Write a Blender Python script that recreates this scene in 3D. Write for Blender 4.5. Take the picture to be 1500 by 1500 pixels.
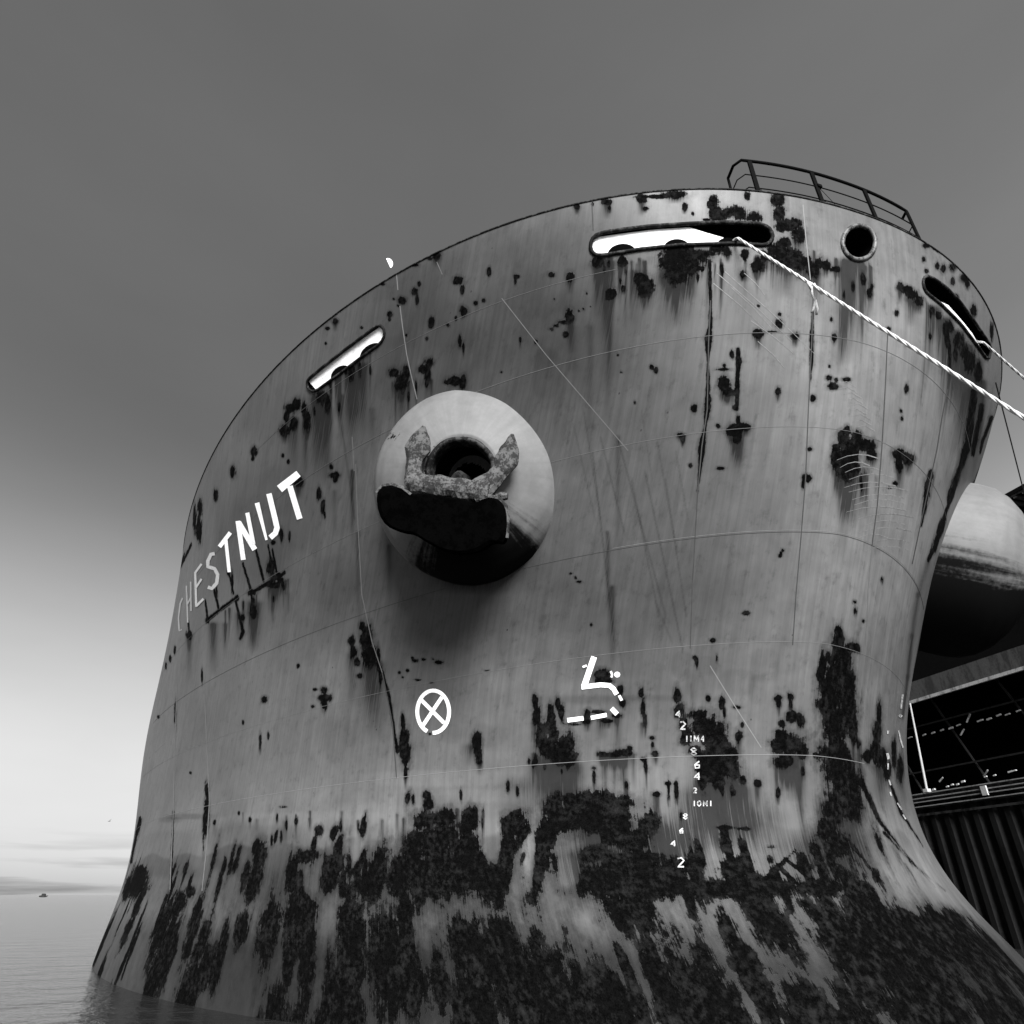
import bpy, bmesh, math, random
import numpy as np
from mathutils import Vector, Matrix
random.seed(7); RNG=np.random.default_rng(11)
sc=bpy.context.scene
for o in list(bpy.data.objects): bpy.data.objects.remove(o)
R=math.radians
# ------------------------------------------------------------------ camera
# world: +X = ship's forward, -Y = ship's starboard, Z up, eye level at z = 0, metres
F_PX=969.8; PITCH=.5243; YAW=.3012; CX,CY=6.476,-9.612
cS,sS=math.cos(YAW),math.sin(YAW); cP,sP=math.cos(PITCH),math.sin(PITCH)
FW=np.array([-cS*cP, sS*cP, sP]); RT=np.array([sS,cS,0.]); UP=np.array([cS*sP,-sS*sP,cP]); EYE=np.array([CX,CY,0.])
cam=bpy.data.objects.new('camera',bpy.data.cameras.new('camera')); sc.collection.objects.link(cam)
m=Matrix(((RT[0],UP[0],-FW[0]),(RT[1],UP[1],-FW[1]),(RT[2],UP[2],-FW[2])))
cam.matrix_world=Matrix.Translation(Vector(EYE))@m.to_4x4()
cam.data.sensor_width=36; cam.data.lens=36*F_PX/1500; cam.data.clip_end=20000; cam.data.clip_start=.1
sc.camera=cam
# ------------------------------------------------------------------ sky, sun, exposure
SUN_EL=R(25); SUN_AZ=R(-8)      # azimuth measured from world +X towards +Y
SKY_EL=R(14); SKY_AZ=R(95)      # the brighter part of the sky is low, beyond the port side
SKY_LOW,SKY_HIGH=4.3,.93
w=bpy.data.worlds.new("World"); sc.world=w; w.use_nodes=True
nt=w.node_tree; N=nt.nodes; Lk=nt.links
bg=N['Background']; sky=N.new('ShaderNodeTexSky'); sky.sky_type='NISHITA'; sky.sun_disc=False
sky.sun_elevation=SKY_EL; sky.sun_rotation=R(90)-SKY_AZ; sky.air_density=1.0; sky.dust_density=2.5; sky.ozone_density=1
bw=N.new('ShaderNodeRGBToBW'); Lk.new(sky.outputs[0],bw.inputs[0])
pw=N.new('ShaderNodeMath'); pw.operation='POWER'; pw.inputs[1].default_value=.28; Lk.new(bw.outputs[0],pw.inputs[0])
# soft, thin cloud bars near the horizon
tc=N.new('ShaderNodeTexCoord'); mp=N.new('ShaderNodeMapping'); mp.inputs['Scale'].default_value=(1.6,1.6,26)
Lk.new(tc.outputs['Generated'],mp.inputs[0])
nz=N.new('ShaderNodeTexNoise'); nz.inputs['Scale'].default_value=2.6; nz.inputs['Detail'].default_value=5; Lk.new(mp.outputs[0],nz.inputs[0])
sx=N.new('ShaderNodeSeparateXYZ'); Lk.new(tc.outputs['Generated'],sx.inputs[0])
band=N.new('ShaderNodeMapRange'); band.inputs[1].default_value=.0; band.inputs[2].default_value=.075; band.inputs[3].default_value=1; band.inputs[4].default_value=0
Lk.new(sx.outputs[2],band.inputs[0])
cl=N.new('ShaderNodeMapRange'); cl.inputs[1].default_value=.50; cl.inputs[2].default_value=.68; Lk.new(nz.outputs[0],cl.inputs[0])
mm=N.new('ShaderNodeMath'); mm.operation='MULTIPLY'; Lk.new(band.outputs[0],mm.inputs[0]); Lk.new(cl.outputs[0],mm.inputs[1])
m3=N.new('ShaderNodeMath'); m3.operation='MULTIPLY_ADD'; m3.inputs[1].default_value=-.55; m3.inputs[2].default_value=1; Lk.new(mm.outputs[0],m3.inputs[0])
nz2=N.new('ShaderNodeTexNoise'); nz2.inputs['Scale'].default_value=1.3; nz2.inputs['Detail'].default_value=6; mp2=N.new('ShaderNodeMapping'); mp2.inputs['Scale'].default_value=(1,1,3); Lk.new(tc.outputs['Generated'],mp2.inputs[0]); Lk.new(mp2.outputs[0],nz2.inputs[0])
hz2=N.new('ShaderNodeMapRange'); hz2.inputs[1].default_value=.3; hz2.inputs[2].default_value=.7; hz2.inputs[3].default_value=.91; hz2.inputs[4].default_value=1.09; Lk.new(nz2.outputs[0],hz2.inputs[0])
m6=N.new('ShaderNodeMath'); m6.operation='MULTIPLY'; Lk.new(m3.outputs[0],m6.inputs[0]); Lk.new(hz2.outputs[0],m6.inputs[1]); m3=m6
m4=N.new('ShaderNodeMath'); m4.operation='MULTIPLY'; Lk.new(m3.outputs[0],m4.inputs[0]); Lk.new(pw.outputs[0],m4.inputs[1])
hz=N.new('ShaderNodeMapRange'); hz.interpolation_type='SMOOTHERSTEP'; Lk.new(sx.outputs[2],hz.inputs[0])
for i_,v_ in zip((1,2,3,4),(.0,.60,SKY_LOW,SKY_HIGH)): hz.inputs[i_].default_value=v_
m5=N.new('ShaderNodeMath'); m5.operation='MULTIPLY'; Lk.new(m4.outputs[0],m5.inputs[0]); Lk.new(hz.outputs[0],m5.inputs[1])
Lk.new(m5.outputs[0],bg.inputs[0]); bg.inputs[1].default_value=.072
sun=bpy.data.objects.new('sun',bpy.data.lights.new('sun','SUN')); sc.collection.objects.link(sun)
sun.data.energy=5.0; sun.data.angle=R(28)
sd=Vector((math.cos(SUN_EL)*math.cos(SUN_AZ),math.cos(SUN_EL)*math.sin(SUN_AZ),math.sin(SUN_EL)))
sun.rotation_euler=sd.to_track_quat('Z','Y').to_euler()
sc.view_settings.view_transform='Standard'; sc.view_settings.look='None'; sc.view_settings.exposure=1.1; sc.view_settings.gamma=1
# ------------------------------------------------------------------ helpers
def link(o): sc.collection.objects.link(o); return o
def tag(o,label=None,cat=None,group=None,kind=None):
    if label: o['label']=label
    if cat: o['category']=cat
    if group: o['group']=group
    if kind: o['kind']=kind
    return o
def empty(name,loc,label,cat,**k):
    o=link(bpy.data.objects.new(name,None)); o.location=loc; return tag(o,label,cat,**k)
def child(o,parent):
    o.parent=parent; o.matrix_parent_inverse=Matrix.Translation(-Vector(parent.location)); return o
def mesh(name,V,Fc,mat,parent=None,smooth=False):
    me=bpy.data.meshes.new(name); me.from_pydata([tuple(map(float,v)) for v in V],[],[tuple(f) for f in Fc]); me.update()
    if mat: me.materials.append(mat)
    if smooth: me.polygons.foreach_set('use_smooth',[True]*len(me.polygons))
    o=link(bpy.data.objects.new(name,me))
    if parent:
        root=parent
        o.parent=parent
        wl_=Vector((0,0,0)); q=parent
        while q: wl_+=Vector(q.location); q=q.parent
        me.transform(Matrix.Translation(-wl_))
    return o
class MB:
    def __init__(s): s.V=[];s.F=[]
    def add(s,V,Fc):
        n=len(s.V); s.V+= [np.array(v,float) for v in V]; s.F+=[tuple(i+n for i in f) for f in Fc]
    def box(s,c,ax,ay,az):   # centre and half-axis vectors
        c=np.array(c,float);ax,ay,az=[np.array(a,float) for a in (ax,ay,az)]
        V=[c+i*ax+j*ay+k*az for i in(-1,1) for j in(-1,1) for k in(-1,1)]
        s.add(V,[(0,1,3,2),(4,6,7,5),(0,4,5,1),(2,3,7,6),(0,2,6,4),(1,5,7,3)])
    def tube(s,P,r,n=8,closed=False,flat=None,cap=True):
        P=[np.array(p,float) for p in P]; k=len(P); rr=r if hasattr(r,'__len__') else [r]*k
        base=len(s.V); prev=None
        for i in range(k):
            a=P[(i-1)%k] if (closed or i>0) else P[i]; b=P[(i+1)%k] if (closed or i<k-1) else P[i]
            t=b-a; t/=np.linalg.norm(t)+1e-12
            if prev is None:
                q=np.array([0,0,1.]) if abs(t[2])<.9 else np.array([1.,0,0])
                if flat is not None: q=np.array(flat,float)
            else: q=prev
            q=q-t*(q@t); q/=np.linalg.norm(q)+1e-12; prev=q; b2=np.cross(t,q)
            r1,r2=(rr[i] if hasattr(rr[i],'__len__') else (rr[i],rr[i]))
            for j in range(n):
                an=2*math.pi*(j+.5)/n; s.V.append(P[i]+q*r1*math.cos(an)+b2*r2*math.sin(an))
        for i in range(k if closed else k-1):
            for j in range(n):
                a=base+i*n+j;b=base+i*n+(j+1)%n;c=base+((i+1)%k)*n+(j+1)%n;d=base+((i+1)%k)*n+j
                s.F.append((a,b,c,d))
        if cap and not closed:
            s.F.append(tuple(base+j for j in range(n))[::-1]); s.F.append(tuple(base+(k-1)*n+j for j in range(n)))
    def build(s,name,mat,parent=None,smooth=False): return mesh(name,s.V,s.F,mat,parent,smooth)
# ------------------------------------------------------------------ materials
def nodes(name):
    m=bpy.data.materials.new(name); m.use_nodes=True; t=m.node_tree; return m,t,t.nodes,t.links,t.nodes['Principled BSDF']
def M1(N,L,op,a,b=None,c=None,clamp=False):
    n=N.new('ShaderNodeMath'); n.operation=op; n.use_clamp=clamp
    for i,v in enumerate((a,b,c)):
        if v is None: continue
        if isinstance(v,(int,float)): n.inputs[i].default_value=v
        else: L.new(v,n.inputs[i])
    return n.outputs[0]
def MR(N,L,v,a,b,c=0,d=1,smooth=False):
    n=N.new('ShaderNodeMapRange'); 
    if smooth: n.interpolation_type='SMOOTHSTEP'
    L.new(v,n.inputs[0])
    for i,x in zip((1,2,3,4),(a,b,c,d)): n.inputs[i].default_value=x
    return n.outputs[0]
def NZ(N,L,vec,scale,detail=4,rough=.55,sc3=None):
    if sc3:
        mp=N.new('ShaderNodeMapping'); mp.inputs['Scale'].default_value=sc3; L.new(vec,mp.inputs[0]); vec=mp.outputs[0]
    n=N.new('ShaderNodeTexNoise'); n.inputs['Scale'].default_value=scale; n.inputs['Detail'].default_value=detail; n.inputs['Roughness'].default_value=rough
    L.new(vec,n.inputs['Vector']); return n.outputs[0]
def worn(name,base,dirt,amount=.5,scale=3.,rough=.6,bump=.3,stretch=(1,1,.25),metal=0):
    m,t,N,L,P=nodes(name); tc=N.new('ShaderNodeTexCoord'); v=tc.outputs['Object']
    a=NZ(N,L,v,scale,8,.65,stretch); b=NZ(N,L,v,scale*4,6,.6)
    s=M1(N,L,'ADD',M1(N,L,'MULTIPLY',a,.7),M1(N,L,'MULTIPLY',b,.3))
    f=MR(N,L,s,.62-amount*.3,.72-amount*.3,smooth=True)
    P.inputs['Specular IOR Level'].default_value=.0 if base<.01 else .08 if base<.1 else .4
    val=M1(N,L,'MULTIPLY_ADD',f,dirt-base,base); val=M1(N,L,'MULTIPLY',val,MR(N,L,b,.3,.7,.8,1.2))
    L.new(val,P.inputs['Base Color']); P.inputs['Roughness'].default_value=rough; P.inputs['Metallic'].default_value=metal
    bm=N.new('ShaderNodeBump'); bm.inputs['Strength'].default_value=bump; bm.inputs['Distance'].default_value=.02; L.new(s,bm.inputs['Height']); L.new(bm.outputs[0],P.inputs['Normal'])
    return m
def flat(name,v,rough=.7): 
    m,t,N,L,P=nodes(name); P.inputs['Specular IOR Level'].default_value=.0 if v<.02 else .05 if v<.1 else .4; tc=N.new('ShaderNodeTexCoord'); a=NZ(N,L,tc.outputs['Object'],6,5)
    L.new(M1(N,L,'MULTIPLY',MR(N,L,a,.3,.7,.85,1.1),v),P.inputs['Base Color']); P.inputs['Roughness'].default_value=rough; return m
# hull paint: R = rust, G = running stain and a painted shadow, B = paint tone with painted light (0.5 neutral), written per vertex by the rust and painted-shade record below
def hull_mat():
    m,t,N,L,P=nodes('hull_paint')
    at=N.new('ShaderNodeAttribute'); at.attribute_name='wear_shade'; sp=N.new('ShaderNodeSeparateColor'); L.new(at.outputs['Color'],sp.inputs[0])
    uv=N.new('ShaderNodeUVMap'); uv.uv_map='plate'; U=uv.outputs[0]
    big=NZ(N,L,U,.35,4,.5); mid=NZ(N,L,U,2.2,6,.6); fine=NZ(N,L,U,9,8,.7); grain=NZ(N,L,U,40,4,.6)
    streak=NZ(N,L,U,1.0,6,.65,(9,.35,1)); streak2=NZ(N,L,U,1.0,4,.6,(30,.9,1))
    # rust edge: vertex field + noise
    rn=M1(N,L,'ADD',M1(N,L,'ADD',M1(N,L,'MULTIPLY',M1(N,L,'SUBTRACT',fine,.5),.65),M1(N,L,'MULTIPLY',M1(N,L,'SUBTRACT',NZ(N,L,U,3.6,4,.6,(1,.8,1)),.5),1.0)),M1(N,L,'MULTIPLY',M1(N,L,'SUBTRACT',streak2,.5),.5))
    rf=M1(N,L,'ADD',sp.outputs[0],rn)
    rust=MR(N,L,rf,.40,.52,smooth=True)
    halo=MR(N,L,rf,.0,.44,smooth=True)
    # painted shadow and running stain
    sf=M1(N,L,'MULTIPLY',sp.outputs[1],MR(N,L,M1(N,L,'ADD',M1(N,L,'MULTIPLY',streak2,.6),M1(N,L,'MULTIPLY',streak,.4)),.34,.58,.7,2.3))
    stain_shade=M1(N,L,'MINIMUM',sf,1.0,clamp=True)
    # tiny specks of rust
    vo=N.new('ShaderNodeTexVoronoi'); vo.inputs['Scale'].default_value=2.1; L.new(U,vo.inputs['Vector'])
    spk=MR(N,L,M1(N,L,'ADD',vo.outputs['Distance'],M1(N,L,'MULTIPLY',fine,.09)),.075,.095,1,0)
    spk=M1(N,L,'MULTIPLY',spk,MR(N,L,big,.52,.6))
    # paint
    tone=M1(N,L,'MULTIPLY',MR(N,L,sp.outputs[2],0,1,.1,1.9),.078)
    tone=M1(N,L,'MULTIPLY',tone,MR(N,L,big,.3,.7,.8,1.18))
    tone=M1(N,L,'MULTIPLY',tone,MR(N,L,mid,.3,.7,.88,1.11))
    tone=M1(N,L,'MULTIPLY',tone,MR(N,L,streak,.35,.65,.84,1.12))
    tone=M1(N,L,'MULTIPLY',tone,MR(N,L,streak2,.3,.7,.95,1.05))
    tone=M1(N,L,'MULTIPLY',tone,MR(N,L,halo,0,1,1,.5))
    def mix(a,f,b): 
        return M1(N,L,'ADD',M1(N,L,'MULTIPLY',a,M1(N,L,'SUBTRACT',1.0,f)),M1(N,L,'MULTIPLY',f,b) if not isinstance(b,(int,float)) else M1(N,L,'MULTIPLY',f,b))
    c=mix(tone,M1(N,L,'MULTIPLY',stain_shade,.88),.012)
    c=mix(c,spk,.01)
    rv=M1(N,L,'ADD',MR(N,L,M1(N,L,'ADD',M1(N,L,'MULTIPLY',fine,.6),M1(N,L,'MULTIPLY',grain,.4)),.42,.75,.0006,.006),MR(N,L,M1(N,L,'ADD',M1(N,L,'MULTIPLY',mid,.5),M1(N,L,'MULTIPLY',fine,.5)),.5,.68,0,.012))
    c=mix(c,rust,rv)
    L.new(c,P.inputs['Base Color'])
    L.new(M1(N,L,'ADD',MR(N,L,mid,.3,.7,.42,.55),M1(N,L,'MULTIPLY',rust,.4)),P.inputs['Roughness'])
    L.new(MR(N,L,M1(N,L,'MAXIMUM',rust,stain_shade),0,1,.3,.02),P.inputs['Specular IOR Level'])
    h=M1(N,L,'ADD',M1(N,L,'MULTIPLY',rust,M1(N,L,'SUBTRACT',grain,.9)),M1(N,L,'MULTIPLY',mid,.25))
    b=N.new('ShaderNodeBump'); b.inputs['Strength'].default_value=.35; b.inputs['Distance'].default_value=.03; L.new(h,b.inputs['Height'])
    b2=N.new('ShaderNodeBump'); b2.inputs['Strength'].default_value=.5; b2.inputs['Distance'].default_value=.06; L.new(NZ(N,L,U,.9,2,.4,(1,.8,1)),b2.inputs['Height']); L.new(b.outputs[0],b2.inputs['Normal'])
    L.new(b2.outputs[0],P.inputs['Normal'])
    return m
MT=dict(hull=hull_mat(),
 black=flat('recess_black',.003,.8), dark=worn('dark_steel',.03,.008,.5,4), deckm=worn('deck_paint',.06,.03,.5),  # black: inner shade of openings and hawse pipes put into the colour
 rimdark=worn('rusted_rim',.05,.008,.7,5,.7,.5,(1,1,1)), rimlight=worn('worn_rim',.11,.01,.5,6,.5,.5,(1,1,1)),
 bell=worn('bolster_paint',.19,.13,.3,1.3,.45,.12,(1.6,1.6,.35)), anchor=worn('rusty_anchor',.085,.02,.6,6,.75,.9,(1,1,1)),
 crown=worn('shaded_crown',.0012,.0006,.5,5,.8,.6,(1,1,1)),  # near-black: shade of the crown's underside put into its colour
 mark=worn('worn_marking',.40,.10,.55,9,.6,.1,(1,1,1)), white=worn('white_marking',.92,.4,.16,9,.6,.05,(1,1,1)), white2=worn('faded_marking',.42,.25,.2,5), white3=worn('very_faded_marking',.29,.2,.3,5),
 seamd=flat('dark_seam',.05), seaml=flat('pale_seam',.15,.6), seamm=flat('grey_seam',.105), scuff=worn('pale_scuff',.17,.10,.45,12,.6,.1,(1,1,1)),
 plate=flat('sky_white',.95,.8), rail=flat('rail_black',.006,.95), rope=worn('pale_rope',.5,.22,.2,20,.9,.6,(1,1,1)), wire=flat('wire',.03),
 quay=worn('sheet_pile_steel',.010,.004,.5,1.2,.8,.5,(1,1,.2)), cap=worn('quay_cap',.22,.08,.4,3), concrete=worn('grey_fascia',.06,.03,.5,2),
 beam=worn('pale_beam',.36,.12,.45,3), shed=flat('shed_black',.006,.9), pane=flat('pale_block',.55), slat=worn('roof_slat',.10,.05,.4,3))
# ------------------------------------------------------------------ hull form
H=12.5678; SHEER=.01242
FP=dict(L1=33.5499,L0=29.9535,L2=-7.1894,n1=2.4573,n0=2.126,n2=-1.0,m1=2.1309,m0=1.6265,m2=-.2196,x0=-10.,x2=1.8148,x3=5.3576,bz=2.0317)
def l3(a1,a0,a2,t): return a0+(a1-a0)*t+4*a2*t*(1-t)
def hull(U,T):
    "world position on the hull: U -1 (port side) .. 0 (stem) .. 1 (starboard side), T height / H"
    U=np.asarray(U,float);T=np.asarray(T,float); t=-.12+.05*np.logaddexp(0,(T+.12)/.05)
    L=l3(FP['L1'],FP['L0'],FP['L2'],t); n=np.maximum(l3(FP['n1'],FP['n0'],FP['n2'],t),1.05); m=l3(FP['m1'],FP['m0'],FP['m2'],t)
    xf=FP['x0']*(1-t)+4*FP['x2']*t*(1-t)+FP['x3']*np.exp(-t*FP['bz']*2.2)
    au=np.clip(np.abs(U),1e-6,1)
    X=xf-L*(1-np.clip(1-au**m,0,1)**(1/n)); Y=-16*U
    return np.stack([X,Y,H*T+SHEER*X*np.maximum(T,0)],-1)
def proj(P):
    d=P-EYE; z=np.maximum(d@FW,.05); return np.stack([750+F_PX*(d@RT)/z,750-F_PX*(d@UP)/z],-1)
def ray(px,py):
    d=FW+RT*(px-750)/F_PX-UP*(py-750)/F_PX; return d/np.linalg.norm(d)
def onplane(px,py,p0,n):
    d=ray(px,py); return EYE+d*(((np.array(p0)-EYE)@np.array(n))/(d@np.array(n)))
def atz(px,py,z): d=ray(px,py); return EYE+d*(z/d[2])
# sampling: even steps along the girth
uu=np.linspace(0,1,6001); pp=hull(uu,.6*np.ones_like(uu)); ar=np.r_[0,np.cumsum(np.linalg.norm(np.diff(pp,axis=0),axis=1))]
NS,NPt,NT=900,520,470
us=np.interp(np.linspace(0,ar[-1],NS),ar,uu); up_=np.interp(np.linspace(0,ar[-1],NPt),ar,uu)
Ug=np.r_[-up_[::-1][:-1],us]; Sg=np.r_[-np.linspace(0,ar[-1],NPt)[::-1][:-1],np.linspace(0,ar[-1],NS)]
T0,T1=-.30,1.; Tg=np.linspace(T0,T1,NT)
UU,TT=np.meshgrid(Ug,Tg); PG=hull(UU,TT); NI=len(Ug)
du=np.gradient(PG,axis=1);dt=np.gradient(PG,axis=0); NG=np.cross(dt,du); NG/=np.linalg.norm(NG,axis=-1,keepdims=True)+1e-12
if NG[NT//2,NPt+200]@(EYE-PG[NT//2,NPt+200])<0: NG=-NG
XY=proj(PG); FACE=((EYE-PG)*NG).sum(-1)>0
XYc=XY[::8,::8].copy(); FCc=np.where(FACE[::8,::8],0,400.)
def hn(u,t):
    e=1e-4; a=hull(min(u+e,.9999),t)-hull(u-e,t); b=hull(u,t+e)-hull(u,t-e); n=np.cross(b,a); n/=np.linalg.norm(n)
    p=hull(u,t)
    c=np.array([-14.,0,p[2]])
    return n if n@(p-c)>0 else -n
def ut(px,py):
    d=(XYc[...,0]-px)**2+(XYc[...,1]-py)**2+FCc
    j,i=np.unravel_index(np.argmin(d),d.shape); u,t=Ug[i*8],Tg[j*8]
    for _ in range(7):
        e=2e-4; q=proj(hull(u,t)); a=(proj(hull(u+e,t))-q)/e; b=(proj(hull(u,t+e))-q)/e
        J=np.stack([a,b],1); r=np.array([px,py])-q
        try: s=np.linalg.solve(J.T@J+np.eye(2)*50,J.T@r)
        except Exception: break
        s=np.clip(s,-.02,.02); u=float(np.clip(u+s[0],-.999,.999)); t=float(np.clip(t+s[1],T0,1))
    return u,t
def at(px,py,off=0.):
    u,t=ut(px,py); return hull(u,t)+hn(u,t)*off
# ------------------------------------------------------------------ rust and painted-shade record (read off the ship, kept in hull coordinates)
def idx(u,t):  return np.array([np.interp(u,Ug,np.arange(NI)),(t-T0)/(T1-T0)*(NT-1)])
RU=np.zeros((NT,NI),np.float32); ST=np.zeros_like(RU); TN=np.zeros_like(RU)+.5
def frame(x,y):
    q0=idx(*ut(x,y)); ux=idx(*ut(x+3,y)); uy=idx(*ut(x,y+3)) if y<1305 else 2*q0-idx(*ut(x,y-3))
    J=np.stack([(ux-q0)/3,(uy-q0)/3],1)
    if abs(np.linalg.det(J))<1e-6: return None
    return q0,J,np.linalg.inv(J)
def window(fr,x0,x1,y0,y1):
    q0,J,Ji=fr; c=np.array([J@np.array([a,b]) for a in(x0,x1) for b in(y0,y1)])+q0
    i0,j0=np.floor(c.min(0)).astype(int)-2; i1,j1=np.ceil(c.max(0)).astype(int)+3
    i0=max(i0,0);j0=max(j0,0);i1=min(i1,NI);j1=min(j1,NT)
    if i1<=i0 or j1<=j0 or i1-i0>500: return None
    I,Jj=np.meshgrid(np.arange(i0,i1)-q0[0],np.arange(j0,j1)-q0[1])
    return (slice(j0,j1),slice(i0,i1)),Ji[0,0]*I+Ji[0,1]*Jj,Ji[1,0]*I+Ji[1,1]*Jj
def blob(x,y,rx,ry,drip=0,k=1.,lean=0):
    fr=frame(x,y)
    if fr is None: return
    W=window(fr,-2.2*rx-2,2.2*rx+2,-2.2*ry-2,2.2*ry+2)
    if W:
        s,a,b=W; d=np.sqrt(((a-lean*b)/rx)**2+(b/ry)**2); v=np.clip(1.0-.5*d,0,1)*k
        RU[s]=np.maximum(RU[s],v)
    if drip: stain_shade(x,y+ry*.5,rx*.9,drip*2.2,.9)
def stain_shade(x,y,w,ln,k=.7,lean=0):
    fr=frame(x,y)
    if fr is None: return
    W=window(fr,-2*w-abs(lean)*ln,2*w+abs(lean)*ln,-w*.6,ln*1.3)
    if W:
        s,a,b=W; v=np.exp(-((a-lean*b)/w)**2*1.5)*np.where(b<0,np.exp(-(b/(w*.35+1))**2),np.clip(1-b/(ln*1.3),0,1)**.8)*k
        ST[s]=1-(1-ST[s])*(1-np.clip(v,0,.97))
def tonep(x,y,rx,ry,dv,soft=.25):
    fr=frame(x,y)
    if fr is None: return
    W=window(fr,-1.5*rx,1.5*rx,-1.5*ry,1.5*ry)
    if W:
        s,a,b=W; d=((np.abs(a)/rx)**3+(np.abs(b)/ry)**3)**(1/3.); TN[s]+=dv*np.clip((1+soft-d)/(2*soft),0,1)
def run(pts,kind='r',k=1.):
    for (x0,y0,w0),(x1,y1,w1) in zip(pts,pts[1:]):
        n=max(1,int(math.hypot(x1-x0,y1-y0)/max(2.,min(w0,w1)*1.2)))
        for i in range(n+1):
            f=i/n; x,y,wd=x0+(x1-x0)*f,y0+(y1-y0)*f,w0+(w1-w0)*f
            if kind=='r': blob(x,y,max(wd,1.2),max(wd*1.3,3),0,k)
            else: stain_shade(x,y,max(wd,1.),6,k)
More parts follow.
